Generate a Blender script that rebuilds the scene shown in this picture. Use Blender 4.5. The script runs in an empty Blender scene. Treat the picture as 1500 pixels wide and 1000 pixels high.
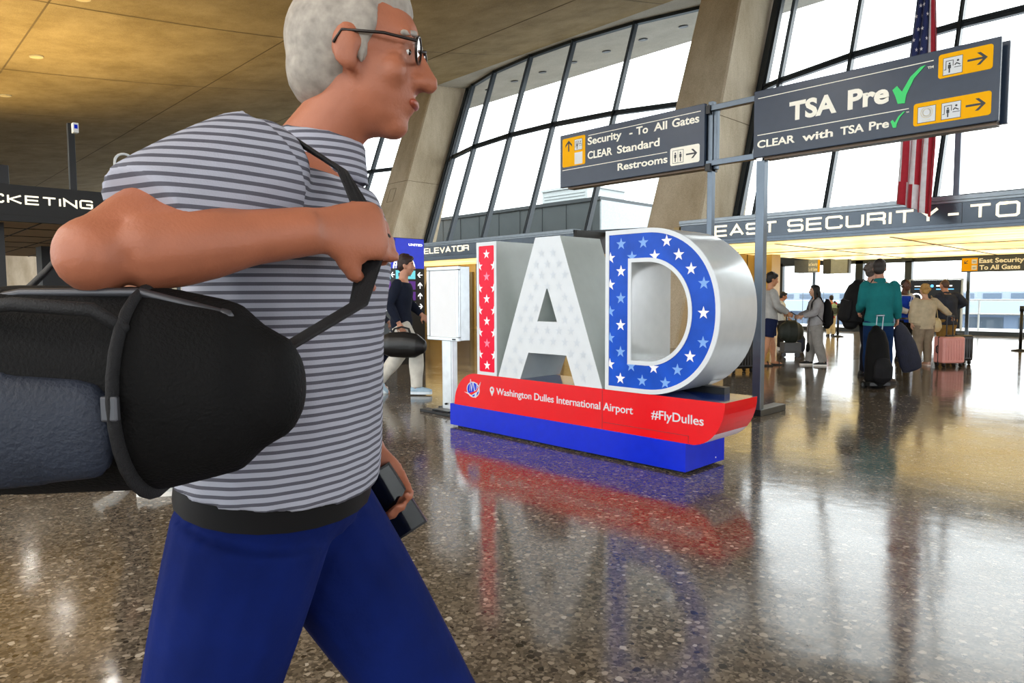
import bpy, bmesh, math, random
from mathutils import Vector, Matrix, Quaternion
random.seed(7)
C = bpy.context.scene.collection
PI = math.pi

# ------------------------------------------------------------------ camera, sky, exposure
H = 1.28
FPX, PITCH, YAW, ROLL = 1006.5, .0667, .8007, -.0046
cam_d = bpy.data.cameras.new('camera'); cam = bpy.data.objects.new('camera', cam_d); C.objects.link(cam)
cam_d.sensor_width = 36.0; cam_d.lens = FPX / 1500 * 36.0; cam_d.clip_start = .05; cam_d.clip_end = 600
cam.matrix_world = (Matrix.Translation((0, 0, H)) @ Matrix.Rotation(YAW, 4, 'Z') @
                    Matrix.Rotation(PI / 2 - PITCH, 4, 'X') @ Matrix.Rotation(ROLL, 4, 'Z'))
scn = bpy.context.scene
scn.camera = cam
scn.view_settings.view_transform = 'Standard'
scn.view_settings.look = 'None'
scn.view_settings.exposure = 0.55
scn.view_settings.gamma = 1.0
scn.view_settings.use_curve_mapping = False
scn.cycles.max_bounces = 10
scn.cycles.sample_clamp_indirect = 8.0

world = bpy.data.worlds.new('overcast_sky'); scn.world = world; world.use_nodes = True
wn = world.node_tree; wn.nodes.clear()
w_out = wn.nodes.new('ShaderNodeOutputWorld'); w_bg = wn.nodes.new('ShaderNodeBackground')
w_tc = wn.nodes.new('ShaderNodeTexCoord'); w_no = wn.nodes.new('ShaderNodeTexNoise'); w_rp = wn.nodes.new('ShaderNodeValToRGB')
w_no.inputs['Scale'].default_value = 1.6; w_no.inputs['Detail'].default_value = 3
w_rp.color_ramp.elements[0].color = (.88, .92, 1.0, 1); w_rp.color_ramp.elements[1].color = (1, 1, 1, 1)
wn.links.new(w_tc.outputs['Generated'], w_no.inputs['Vector'])
wn.links.new(w_no.outputs['Fac'], w_rp.inputs['Fac'])
wn.links.new(w_rp.outputs['Color'], w_bg.inputs['Color'])
wn.links.new(w_bg.outputs['Background'], w_out.inputs['Surface'])
w_bg.inputs['Strength'].default_value = 3.3


# roof downlights with added fill rows; warm canopy uplights, two more added off it
def lamp(name, kind, loc, energy, col, size=.3, aim=None, spread=PI):
    d = bpy.data.lights.new(name, kind); o = bpy.data.objects.new(name, d); C.objects.link(o); o.location = loc
    d.energy = energy; d.color = col
    if kind == 'AREA': d.shape = 'DISK'; d.size = size; d.spread = spread
    if kind == 'SPOT': d.spot_size = 2.4; d.spot_blend = .8; d.shadow_soft_size = size
    if aim: o.rotation_euler = (Vector(aim) - Vector(loc)).to_track_quat('-Z', 'Y').to_euler()
    return o
LAMP_E, UP_E = 200, 620
for y in (4.0, -6.0, -15.0):
    for x in (-37.1, -32.2, -27.2, -22.3, -17.35, -12.4, -7.5, -2.5, 2.5, 7.5):
        lamp('hall_downlight_fill', 'AREA', (x, y, 7.3 + .0050 * (y + 5) ** 2 - .06), 12 if y > 0 else LAMP_E, (1, .96, .9), .3 if y > 0 else 1.6)  # the two rear rows are unseen fill discs added to brighten the hall
for x, y in ((-18, 1.), (-21, 4.5), (-26, 2.5), (-23, -1), (-11, -3.), (-8, -7)):
    lamp('canopy_and_fill_uplight', 'SPOT', (x, y, 3.6), UP_E, (1, .76, .36), .15, (x + .6, y + 1.2, 8))  # last two stand on no canopy, added to brighten the ceiling

# ------------------------------------------------------------------ materials
def lin(h):
    h = h.lstrip('#'); o = []
    for i in (0, 2, 4):
        v = int(h[i:i+2], 16) / 255
        o.append(v / 12.92 if v <= .04045 else ((v + .055) / 1.055) ** 2.4)
    return (*o, 1.0)

def shade(c, k): return (min(1, c[0]*k), min(1, c[1]*k), min(1, c[2]*k), 1)

_mats = {}
def mat(name, col, rough=.5, metal=0., var=.08, vscale=12., bump=0., bscale=80., coat=0., spec=.5, sheen=0.):
    """A principled surface whose colour drifts a little with a noise, with an optional fine bump."""
    if name in _mats: return _mats[name]
    m = bpy.data.materials.new(name); m.use_nodes = True; nt = m.node_tree; N = nt.nodes; L = nt.links
    p = N['Principled BSDF']; c = lin(col) if isinstance(col, str) else col
    tc = N.new('ShaderNodeTexCoord'); no = N.new('ShaderNodeTexNoise'); rp = N.new('ShaderNodeValToRGB')
    no.inputs['Scale'].default_value = vscale; no.inputs['Detail'].default_value = 4
    rp.color_ramp.elements[0].position = .3; rp.color_ramp.elements[1].position = .7
    rp.color_ramp.elements[0].color = shade(c, 1 - var); rp.color_ramp.elements[1].color = shade(c, 1 + var)
    L.new(tc.outputs['Object'], no.inputs['Vector']); L.new(no.outputs['Fac'], rp.inputs['Fac'])
    L.new(rp.outputs['Color'], p.inputs['Base Color'])
    p.inputs['Roughness'].default_value = rough; p.inputs['Metallic'].default_value = metal
    p.inputs['Specular IOR Level'].default_value = spec
    p.inputs['Coat Weight'].default_value = coat; p.inputs['Coat Roughness'].default_value = .05
    p.inputs['Sheen Weight'].default_value = sheen
    if bump:
        n2 = N.new('ShaderNodeTexNoise'); n2.inputs['Scale'].default_value = bscale; n2.inputs['Detail'].default_value = 5
        b = N.new('ShaderNodeBump'); b.inputs['Strength'].default_value = bump; b.inputs['Distance'].default_value = .01
        L.new(tc.outputs['Object'], n2.inputs['Vector']); L.new(n2.outputs['Fac'], b.inputs['Height'])
        L.new(b.outputs['Normal'], p.inputs['Normal'])
    _mats[name] = m; return m

def emit(name, col, strength, base=None):
    if name in _mats: return _mats[name]
    m = mat(name, base or col, .4); p = m.node_tree.nodes['Principled BSDF']
    p.inputs['Emission Color'].default_value = lin(col); p.inputs['Emission Strength'].default_value = strength
    return m

def striped(name, c0, c1, period, duty=.5, axis='Z', rough=.8):
    """Cloth knitted in bands across one axis of the garment."""
    if name in _mats: return _mats[name]
    m = mat(name, c0, rough, spec=.2, bump=.15, bscale=400); nt = m.node_tree; N = nt.nodes; L = nt.links; p = N['Principled BSDF']
    tc = N.new('ShaderNodeTexCoord'); sx = N.new('ShaderNodeSeparateXYZ'); ma = N.new('ShaderNodeMath'); fr = N.new('ShaderNodeMath')
    gt = N.new('ShaderNodeMath'); mx = N.new('ShaderNodeMix'); mx.data_type = 'RGBA'
    ma.operation = 'DIVIDE'; ma.inputs[1].default_value = period; fr.operation = 'FRACT'; gt.operation = 'GREATER_THAN'; gt.inputs[1].default_value = duty
    L.new(tc.outputs['Object'], sx.inputs[0]); L.new(sx.outputs[axis], ma.inputs[0]); L.new(ma.outputs[0], fr.inputs[0]); L.new(fr.outputs[0], gt.inputs[0])
    L.new(gt.outputs[0], mx.inputs['Factor']); mx.inputs[6].default_value = lin(c0); mx.inputs[7].default_value = lin(c1)
    L.new(mx.outputs[2], p.inputs['Base Color'])
    return m

def terrazzo():
    m = bpy.data.materials.new('terrazzo'); m.use_nodes = True; nt = m.node_tree; N = nt.nodes; L = nt.links; p = N['Principled BSDF']
    geo = N.new('ShaderNodeNewGeometry')
    def vor(scale, feat='F1', rnd=1.0):
        v = N.new('ShaderNodeTexVoronoi'); v.feature = feat; v.inputs['Scale'].default_value = scale; v.inputs['Randomness'].default_value = rnd
        L.new(wp.outputs[1], v.inputs['Vector']); return v
    wn_ = N.new('ShaderNodeTexNoise'); wn_.inputs['Scale'].default_value = 30; L.new(geo.outputs['Position'], wn_.inputs['Vector'])
    wp = N.new('ShaderNodeMix'); wp.data_type = 'VECTOR'; wp.inputs['Factor'].default_value = .02
    L.new(geo.outputs['Position'], wp.inputs[4]); L.new(wn_.outputs['Color'], wp.inputs[5])
    def ramp(src, stops):
        r = N.new('ShaderNodeValToRGB'); r.color_ramp.interpolation = 'LINEAR'
        e = r.color_ramp.elements
        e[0].position, e[0].color = stops[0][0], stops[0][1]; e[1].position, e[1].color = stops[-1][0], stops[-1][1]
        for q, c in stops[1:-1]:
            x = e.new(q); x.color = c
        L.new(src, r.inputs['Fac']); return r
    big = vor(36); small = vor(85)
    sb = N.new('ShaderNodeSeparateColor'); L.new(big.outputs['Color'], sb.inputs[0])
    ss = N.new('ShaderNodeSeparateColor'); L.new(small.outputs['Color'], ss.inputs[0])
    cb = ramp(sb.outputs[0], [(0, lin('#2c2823')), (.22, lin('#453e36')), (.45, lin('#675d50')), (.7, lin('#807464')), (.88, lin('#998d7d')), (1, lin('#b9afa0'))])
    cs = ramp(ss.outputs[0], [(0, lin('#453e36')), (.4, lin('#5f564a')), (.75, lin('#72685b')), (1, lin('#8a7e6e'))])
    # big chips show where a cell is picked and near its centre
    pick = N.new('ShaderNodeMath'); pick.operation = 'MULTIPLY'; pick.inputs[1].default_value = .62
    L.new(sb.outputs[1], pick.inputs[0])
    cmp_ = N.new('ShaderNodeMath'); cmp_.operation = 'LESS_THAN'; L.new(big.outputs['Distance'], cmp_.inputs[0]); L.new(pick.outputs[0], cmp_.inputs[1])
    mx = N.new('ShaderNodeMix'); mx.data_type = 'RGBA'; L.new(cmp_.outputs[0], mx.inputs['Factor']); L.new(cs.outputs[0], mx.inputs[6]); L.new(cb.outputs[0], mx.inputs[7])
    # divider strips, parallel to the hall's cross axis every 1.31 m and along it every 3.9 m
    sp = N.new('ShaderNodeSeparateXYZ'); L.new(geo.outputs['Position'], sp.inputs[0])
    def joint(src, period, off, half):
        a = N.new('ShaderNodeMath'); a.operation = 'ADD'; a.inputs[1].default_value = off; L.new(src, a.inputs[0])
        b = N.new('ShaderNodeMath'); b.operation = 'PINGPONG'; b.inputs[1].default_value = period / 2; L.new(a.outputs[0], b.inputs[0])
        c = N.new('ShaderNodeMath'); c.operation = 'LESS_THAN'; c.inputs[1].default_value = half; L.new(b.outputs[0], c.inputs[0]); return c
    j1 = joint(sp.outputs['X'], 1.31, .89, .0028); j2 = joint(sp.outputs['Y'], 3.93, .4, .0028)
    jm = N.new('ShaderNodeMath'); jm.operation = 'MAXIMUM'; L.new(j1.outputs[0], jm.inputs[0]); L.new(j2.outputs[0], jm.inputs[1])
    m2 = N.new('ShaderNodeMix'); m2.data_type = 'RGBA'; L.new(jm.outputs[0], m2.inputs['Factor']); L.new(mx.outputs[2], m2.inputs[6]); m2.inputs[7].default_value = lin('#5a534a')
    L.new(m2.outputs[2], p.inputs['Base Color'])
    rn = N.new('ShaderNodeTexNoise'); rn.inputs['Scale'].default_value = 2.2; rn.inputs['Detail'].default_value = 6; L.new(geo.outputs['Position'], rn.inputs['Vector'])
    rr = N.new('ShaderNodeMapRange'); rr.inputs['From Min'].default_value = .3; rr.inputs['From Max'].default_value = .75
    rr.inputs['To Min'].default_value = .09; rr.inputs['To Max'].default_value = .16
    L.new(rn.outputs['Fac'], rr.inputs['Value']); L.new(rr.outputs[0], p.inputs['Roughness'])
    bn = N.new('ShaderNodeTexNoise'); bn.inputs['Scale'].default_value = 5; L.new(geo.outputs['Position'], bn.inputs['Vector'])
    bp = N.new('ShaderNodeBump'); bp.inputs['Strength'].default_value = .05; bp.inputs['Distance'].default_value = .02
    L.new(bn.outputs['Fac'], bp.inputs['Height']); L.new(bp.outputs['Normal'], p.inputs['Normal'])
    p.inputs['IOR'].default_value = 1.5
    return m

def glass_mat(name, tint='#f4faf8', refl=1.0):
    if name in _mats: return _mats[name]
    m = bpy.data.materials.new(name); m.use_nodes = True; nt = m.node_tree; N = nt.nodes; L = nt.links; N.remove(N['Principled BSDF'])
    out = N['Material Output']; tr = N.new('ShaderNodeBsdfTransparent'); gl = N.new('ShaderNodeBsdfGlossy'); mx = N.new('ShaderNodeMixShader'); fr = N.new('ShaderNodeFresnel')
    no = N.new('ShaderNodeTexNoise'); no.inputs['Scale'].default_value = 3
    mr = N.new('ShaderNodeMapRange'); mr.inputs['To Min'].default_value = 0.; mr.inputs['To Max'].default_value = .02
    L.new(no.outputs['Fac'], mr.inputs['Value']); L.new(mr.outputs[0], gl.inputs['Roughness'])
    tr.inputs['Color'].default_value = lin(tint); fr.inputs['IOR'].default_value = 1.35
    L.new(fr.outputs[0], mx.inputs[0]); L.new(tr.outputs[0], mx.inputs[1]); L.new(gl.outputs[0], mx.inputs[2]); L.new(mx.outputs[0], out.inputs['Surface'])
    _mats[name] = m; return m

def concrete(name, col, dark, board=0.):
    if name in _mats: return _mats[name]
    m = mat(name, col, .9, bump=.5, bscale=18); nt = m.node_tree; N = nt.nodes; L = nt.links; p = N['Principled BSDF']
    geo = N.new('ShaderNodeNewGeometry'); mp = N.new('ShaderNodeMapping'); mp.inputs['Scale'].default_value = (1, 1, .35)
    a = N.new('ShaderNodeTexNoise'); a.inputs['Scale'].default_value = .9; a.inputs['Detail'].default_value = 9; a.inputs['Roughness'].default_value = .68
    L.new(geo.outputs['Position'], mp.inputs[0]); L.new(mp.outputs[0], a.inputs['Vector'])
    r = N.new('ShaderNodeValToRGB'); r.color_ramp.elements[0].position = .32; r.color_ramp.elements[1].position = .68
    r.color_ramp.elements[0].color = lin(dark); r.color_ramp.elements[1].color = lin(col)
    L.new(a.outputs['Fac'], r.inputs['Fac'])
    b = N.new('ShaderNodeTexNoise'); b.inputs['Scale'].default_value = 45; b.inputs['Detail'].default_value = 2; L.new(geo.outputs['Position'], b.inputs['Vector'])
    r2 = N.new('ShaderNodeValToRGB'); r2.color_ramp.elements[0].position = .3; r2.color_ramp.elements[1].position = .6
    r2.color_ramp.elements[0].color = (.62, .6, .58, 1); r2.color_ramp.elements[1].color = (1, 1, 1, 1); L.new(b.outputs['Fac'], r2.inputs['Fac'])
    mx = N.new('ShaderNodeMix'); mx.data_type = 'RGBA'; mx.blend_type = 'MULTIPLY'; mx.inputs['Factor'].default_value = .55
    L.new(r.outputs['Color'], mx.inputs[6]); L.new(r2.outputs['Color'], mx.inputs[7]); L.new(mx.outputs[2], p.inputs['Base Color'])
    return m

def luminous(name, strength):
    """Backlit stretched ceiling: amber film with brighter and dimmer wavy bands."""
    if name in _mats: return _mats[name]
    m = mat(name, '#f2d68c', .35); nt = m.node_tree; N = nt.nodes; L = nt.links; p = N['Principled BSDF']
    geo = N.new('ShaderNodeNewGeometry'); mp = N.new('ShaderNodeMapping'); mp.inputs['Scale'].default_value = (.35, 2.2, 1)
    a = N.new('ShaderNodeTexNoise'); a.inputs['Scale'].default_value = 1.0; a.inputs['Detail'].default_value = 5; a.inputs['Distortion'].default_value = .6
    L.new(geo.outputs['Position'], mp.inputs[0]); L.new(mp.outputs[0], a.inputs['Vector'])
    r = N.new('ShaderNodeValToRGB'); r.color_ramp.elements[0].position = .3; r.color_ramp.elements[1].position = .62
    r.color_ramp.elements[0].color = lin('#b98f3a'); r.color_ramp.elements[1].color = lin('#ffe9a8')
    L.new(a.outputs['Fac'], r.inputs['Fac']); L.new(r.outputs['Color'], p.inputs['Emission Color']); p.inputs['Emission Strength'].default_value = strength
    return m

M = dict(
    floor=terrazzo(),
    ceil=concrete('ceiling_concrete', '#b0986a', '#8c7547'),
    col=concrete('column_concrete', '#dccdb3', '#b3a184'),
    eave=concrete('eave_concrete_lit', '#c9c4b8', '#b5b0a4'),
    frame=mat('dark_window_frame', '#2b3238', .35, .3),
    glass=glass_mat('window_glass'),
    fascia=mat('dark_fascia_metal', '#434b54', .2, .55, var=.14, vscale=2.0),
    fascia_trim=mat('fascia_trim_metal', '#7d858c', .3, .8),
    black=mat('black_metal', '#101214', .35, .3),
    steel=mat('steel_blue_metal', '#5b6570', .3, .75, var=.05),
    sign=mat('sign_slate', '#303d50', .25, 0, var=.04, spec=.35),
    cream=mat('sign_cream', '#fffbec', .45, var=.005),
    yellow=mat('sign_yellow', '#ffb700', .5, var=.02, spec=.1),
    green=mat('check_green', '#1fd66a', .4, var=.02),
    white=mat('white_gloss', '#d6dce2', .25, var=.02),
    white_mat=mat('white_matte', '#dfe3e6', .6, var=.02),
    grey_side=mat('letter_side_grey', '#b9c2c1', .3, var=.03),
    d_side=mat('letter_side_gloss', '#d3d8da', .16, .25, var=.03),
    red=mat('sign_red', '#e3000f', .2, var=.02, spec=.25),
    pink=mat('panel_red', '#ee0536', .35, var=.02, spec=.2),
    pinkstar=mat('star_pink', '#ff8aa6', .4, var=.02),
    starwhite=mat('star_white', '#f6f4fb', .4, var=.02),
    dblue=mat('panel_blue', '#1450c4', .35, var=.14, vscale=6, spec=.2),
    starblue=mat('star_light_blue', '#79a9ec', .4, var=.03),
    stargrey=mat('star_faint_grey', '#c8d0d9', .4, var=.02),
    base_blue=mat('base_blue', '#0226cc', .22, var=.05, spec=.25),
    navy_top=mat('hull_navy', '#0b2a72', .12, var=.05),
    tan=mat('tan_panel', '#b79a5a', .35, var=.05, vscale=3),
    gold=mat('gold_panel', '#c7a55c', .25, .35, var=.06),
    lum=luminous('luminous_ceiling', 1.15),
    roof=mat('canopy_roof', '#4b5055', .7),
    ext=mat('exterior_pavement', '#b9bcc0', .8, var=.06, vscale=.3),
    ext_dark=mat('exterior_metal_cladding', '#4c5254', .45, .3, var=.06, vscale=1),
    ext_light=mat('pale_metal_and_lit_side', '#9ea6aa', .5, .1),
    lettering_lit=emit('lit_lettering', '#fff6e0', .55),
    skin=mat('skin_tan', '#b98468', .5, var=.06, vscale=20, bump=.1, bscale=200),
)

# ------------------------------------------------------------------ mesh helpers
class B:
    """Collects faces of ONE mesh."""
    def __init__(s): s.v = []; s.f = []; s.m = []
    def add(s, vs, fs, mi=0):
        o = len(s.v); s.v += [tuple(v) for v in vs]; s.f += [tuple(i + o for i in f) for f in fs]; s.m += [mi] * len(fs); return s
    def box(s, x0, x1, y0, y1, z0, z1, mi=0, M_=None):
        v = [Vector((x, y, z)) for z in (z0, z1) for y in (y0, y1) for x in (x0, x1)]
        if M_: v = [M_ @ p for p in v]
        return s.add(v, [(0, 2, 3, 1), (4, 5, 7, 6), (0, 1, 5, 4), (1, 3, 7, 5), (3, 2, 6, 7), (2, 0, 4, 6)], mi)
    def bar(s, a, b, w, d, up=(0, 0, 1), mi=0):
        """Square bar from a to b; w across, d along the up-ish normal."""
        a, b = Vector(a), Vector(b); t = (b - a).normalized(); u = Vector(up); x = t.cross(u).normalized(); y = x.cross(t)
        v = []
        for p in (a, b):
            for sx, sy in ((-1, -1), (1, -1), (1, 1), (-1, 1)): v.append(p + x * sx * w / 2 + y * sy * d / 2)
        return s.add(v, [(0, 3, 2, 1), (4, 5, 6, 7)] + [(i, (i + 1) % 4, 4 + (i + 1) % 4, 4 + i) for i in range(4)], mi)
    def tube(s, pts, rad, n=12, mi=0, closed=True, ref=None, dome=True):
        """Round or elliptic tube along points; rad = number, or list of numbers / (r_across, r_ref) pairs."""
        P = [Vector(p) for p in pts]; k = len(P)
        R = rad if isinstance(rad, (list, tuple)) else [rad] * k
        R = [(r, r) if not isinstance(r, (tuple, list)) else r for r in R]
        T = []
        for i in range(k):
            t = (P[min(i + 1, k - 1)] - P[max(i - 1, 0)]); T.append(t.normalized() if t.length > 1e-9 else Vector((0, 0, 1)))
        u = Vector(ref) if ref else (Vector((1, 0, 0)) if abs(T[0].x) < .9 else Vector((0, 1, 0)))
        rings = []
        for i in range(k):
            t = T[i]; y = (u - t * u.dot(t)).normalized(); x = y.cross(t)
            if not ref: u = y
            rings.append((P[i], x, y, t, R[i]))
        if dome and closed:
            p, x, y, t, r = rings[0]; m = min(r); pre = [(p - t * m * a, x, y, t, (r[0] * b, r[1] * b)) for a, b in ((.9, .38), (.6, .77))]
            p, x, y, t, r = rings[-1]; m = min(r); post = [(p + t * m * a, x, y, t, (r[0] * b, r[1] * b)) for a, b in ((.6, .77), (.9, .38))]
            rings = pre + rings + post
        vs = []
        for p, x, y, t, r in rings:
            for j in range(n):
                a = 2 * PI * j / n; vs.append(p + x * math.cos(a) * r[0] + y * math.sin(a) * r[1])
        fs = []
        for i in range(len(rings) - 1):
            for j in range(n): fs.append((i*n + j, i*n + (j+1) % n, (i+1)*n + (j+1) % n, (i+1)*n + j))
        if closed:
            fs.append(tuple(reversed(range(n)))); fs.append(tuple((len(rings)-1) * n + j for j in range(n)))
        return s.add(vs, fs, mi)
    def ball(s, c, r, n=16, mi=0, rot=None):
        c = Vector(c); r = (r, r, r) if not isinstance(r, (tuple, list)) else r; m = n // 2; vs = [Vector((0, 0, 1))]
        for i in range(1, m):
            th = PI * i / m
            for j in range(n): vs.append(Vector((math.sin(th) * math.cos(2*PI*j/n), math.sin(th) * math.sin(2*PI*j/n), math.cos(th))))
        vs.append(Vector((0, 0, -1))); fs = []
        for j in range(n): fs.append((0, 1 + j, 1 + (j+1) % n))
        for i in range(m - 2):
            for j in range(n): fs.append((1 + i*n + j, 1 + (i+1)*n + j, 1 + (i+1)*n + (j+1) % n, 1 + i*n + (j+1) % n))
        e = len(vs) - 1
        for j in range(n): fs.append((e, 1 + (m-2)*n + (j+1) % n, 1 + (m-2)*n + j))
        out = []
        for v in vs:
            q = Vector((v.x*r[0], v.y*r[1], v.z*r[2]))
            if rot: q = rot @ q
            out.append(c + q)
        return s.add(out, fs, mi)
    def cyl(s, a, b, r, n=20, mi=0): return s.tube([a, b], r, n, mi, dome=False)
    def prism(s, pts, y0, y1, mi=0, side=None, back=None, holes=None):
        """Outline in the x-z plane pushed from y0 (front) to y1 (back). holes are outlines too."""
        side = mi if side is None else side; back = side if back is None else back
        bm = bmesh.new()
        loops = [pts] + (holes or [])
        es = []
        for lp in loops:
            vv = [bm.verts.new((x, y0, z)) for x, z in lp]
            for i in range(len(vv)): es.append(bm.edges.new((vv[i], vv[(i + 1) % len(vv)])))
        g = bmesh.ops.triangle_fill(bm, edges=es, use_beauty=True, normal=(0, -1, 0))
        bm.verts.index_update()
        fr = [tuple(v.index for v in f.verts) for f in bm.faces]
        co = [v.co.copy() for v in bm.verts]; bm.free()
        # orient front faces towards -y
        f2 = []
        for f in fr:
            a, b, c = co[f[0]], co[f[1]], co[f[2]]
            f2.append(f if (b - a).cross(c - a).y < 0 else tuple(reversed(f)))
        s.add(co, f2, mi)
        s.add([(v.x, y1, v.z) for v in co], [tuple(reversed(f)) for f in f2], back)
        for h, lp in enumerate(loops):
            n = len(lp); area = sum(lp[i][0] * lp[(i+1) % n][1] - lp[(i+1) % n][0] * lp[i][1] for i in range(n))
            vs = [(x, y0, z) for x, z in lp] + [(x, y1, z) for x, z in lp]
            ccw = (area > 0) == (h == 0)
            fs = [((i, i + n, (i+1) % n + n, (i+1) % n) if ccw else (i, (i+1) % n, (i+1) % n + n, i + n)) for i in range(n)]
            s.add(vs, fs, side)
        return s
    def xform(s, M_): s.v = [tuple(M_ @ Vector(v)) for v in s.v]; return s
    def mesh(s, name):
        me = bpy.data.meshes.new(name); me.from_pydata(s.v, [], s.f); me.polygons.foreach_set('material_index', s.m); me.update(); return me

def put(name, bm, mats, parent=None, smooth=False, bevel=0., remesh=0., relax=0, noise=None, autosmooth=False):
    """ONE object from collected faces. remesh fuses overlapping closed shapes into one skin."""
    me = bm.mesh(name) if isinstance(bm, B) else bm
    o = bpy.data.objects.new(name, me); C.objects.link(o)
    mats = mats if isinstance(mats, (list, tuple)) else [mats]
    if remesh:
        md = o.modifiers.new('r', 'REMESH'); md.mode = 'VOXEL'; md.voxel_size = remesh; md.use_smooth_shade = True
        if relax:
            sm = o.modifiers.new('s', 'SMOOTH'); sm.factor = .5; sm.iterations = relax
        if noise:
            tx = bpy.data.textures.new('n', 'CLOUDS'); tx.noise_scale = noise[1]
            dm = o.modifiers.new('d', 'DISPLACE'); dm.texture = tx; dm.strength = noise[0]; dm.texture_coords = 'LOCAL'
        dg = bpy.context.evaluated_depsgraph_get(); new = bpy.data.meshes.new_from_object(o.evaluated_get(dg)); o.modifiers.clear()
        old = o.data; o.data = new; new.name = name; bpy.data.meshes.remove(old); smooth = True
    for m in mats: o.data.materials.append(m)
    if bevel:
        md = o.modifiers.new('bevel', 'BEVEL'); md.width = bevel; md.segments = 2; md.limit_method = 'ANGLE'; md.angle_limit = math.radians(40)
    if smooth: o.data.polygons.foreach_set('use_smooth', [True] * len(o.data.polygons))
    if autosmooth:
        o.data.polygons.foreach_set('use_smooth', [True] * len(o.data.polygons))
        bm2 = bmesh.new(); bm2.from_mesh(o.data)
        for e in bm2.edges:
            if len(e.link_faces) == 2 and e.calc_face_angle(0) > math.radians(32): e.smooth = False
        bm2.to_mesh(o.data); bm2.free()
    if parent: o.parent = parent
    return o

def tag(o, label, cat, group=None):
    o['label'] = label; o['category'] = cat
    if group: o['group'] = group
    return o
def thing(name, label, cat, loc=(0, 0, 0), rz=0., group=None):
    o = bpy.data.objects.new(name, None); C.objects.link(o); o.location = loc; o.rotation_euler = (0, 0, rz); o.empty_display_size = .2
    return tag(o, label, cat, group)
def struct(name, bm, mats, parent=None, **k):
    o = put(name, bm, mats, parent, **k)
    if not parent: o['kind'] = 'structure'
    return o
def under(o, parent):
    """Parent a part built in world space to a thing that stands somewhere."""
    o.parent = parent; o.matrix_parent_inverse = (Matrix.Translation(parent.location) @ parent.rotation_euler.to_matrix().to_4x4()).inverted(); return o

# ------------------------------------------------------------------ lettering
def glyphs(txt, bold=.02, space=1.0):
    cu = bpy.data.curves.new('t', 'FONT'); cu.body = txt; cu.size = 1.0; cu.offset = bold; cu.space_character = space; cu.resolution_u = 4; cu.fill_mode = 'FRONT'
    o = bpy.data.objects.new('t', cu); C.objects.link(o); bpy.context.view_layer.update()
    dg = bpy.context.evaluated_depsgraph_get(); me = bpy.data.meshes.new_from_object(o.evaluated_get(dg))
    v = [(p.co.x, p.co.y) for p in me.vertices]; f = [tuple(p.vertices) for p in me.polygons]
    bpy.data.objects.remove(o); bpy.data.curves.remove(cu); bpy.data.meshes.remove(me)
    return v, f
_CAP = None
def text(bm, txt, u0, u1, base, cap, plane, bold=.02, space=1.0, mi=0, thick=.003):
    """Lettering from u0 to u1 along a wall, standing on height base with the given capital height.
    plane(u, z, out) turns wall coordinates into a point."""
    global _CAP
    if _CAP is None:
        v, f = glyphs('H', 0.0); _CAP = max(y for x, y in v)
    v, f = glyphs(txt, bold, space); xs = [x for x, y in v]; a, b = min(xs), max(xs)
    ku = (u1 - u0) / (b - a); kz = cap / (_CAP + 2 * bold * .5)
    n = len(v); P = [((x - a) * ku + u0, y * kz + base) for x, y in v]
    bm.add([plane(u, z, thick) for u, z in P], f, mi)
    # side walls along boundary edges
    cnt = {}
    for q in f:
        for i in range(len(q)):
            e = (q[i], q[(i + 1) % len(q)]); k = (min(e), max(e)); cnt[k] = cnt.get(k, []) + [e]
    ed = [e[0] for e in cnt.values() if len(e) == 1]
    vs = []; fs = []
    for i, (p, q) in enumerate(ed):
        vs += [plane(*P[p], thick), plane(*P[q], thick), plane(*P[q], 0), plane(*P[p], 0)]; fs.append((4*i+1, 4*i, 4*i+3, 4*i+2))
    bm.add(vs, fs, mi)

# squared wide capitals drawn as strokes (unit width x unit height)
R_ = .22
STROKES = {
    'E': [[(1, 1), (0, 1), (0, 0), (1, 0)], [(0, .5), (.95, .5)]],
    'A': [[(-.02, 0), (.5, 1), (1.02, 0)], [(.18, .3), (.82, .3)]],
    'S': [[(.98, .82), (.92, 1), (.08, 1), (0, .9), (0, .6), (.08, .5), (.92, .5), (1, .4), (1, .1), (.92, 0), (.08, 0), (.02, .18)]],
    'T': [[(0, 1), (1, 1)], [(.5, 1), (.5, 0)]],
    'C': [[(.98, .76), (.98, .9), (.9, 1), (.1, 1), (0, .88), (0, .12), (.1, 0), (.9, 0), (.98, .1), (.98, .24)]],
    'U': [[(0, 1), (0, .12), (.1, 0), (.9, 0), (1, .12), (1, 1)]],
    'R': [[(0, 0), (0, 1), (.9, 1), (1, .9), (1, .6), (.9, .5), (.06, .5)], [(.62, .5), (.92, .42), (1, .3), (1, 0)]],
    'I': [[(0, 0), (0, 1)]],
    'Y': [[(0, 1), (.5, .45), (1, 1)], [(.5, .48), (.5, 0)]],
    'O': [[(.1, 1), (.9, 1), (1, .88), (1, .12), (.9, 0), (.1, 0), (0, .12), (0, .88), (.1, 1), (.5, 1)]],
    'K': [[(0, 0), (0, 1)], [(.98, 1), (.12, .5), (1, 0)]],
    'N': [[(0, 0), (0, 1), (1, 0), (1, 1)]],
    'G': [[(.98, .8), (.98, .9), (.9, 1), (.1, 1), (0, .88), (0, .12), (.1, 0), (.9, 0), (.98, .1), (.98, .48), (.5, .48)]],
    'L': [[(0, 1), (0, 0), (1, 0)]],
    'V': [[(0, 1), (.5, 0), (1, 1)]],
    '-': [[(.1, .42), (.9, .42)]],
}
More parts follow.
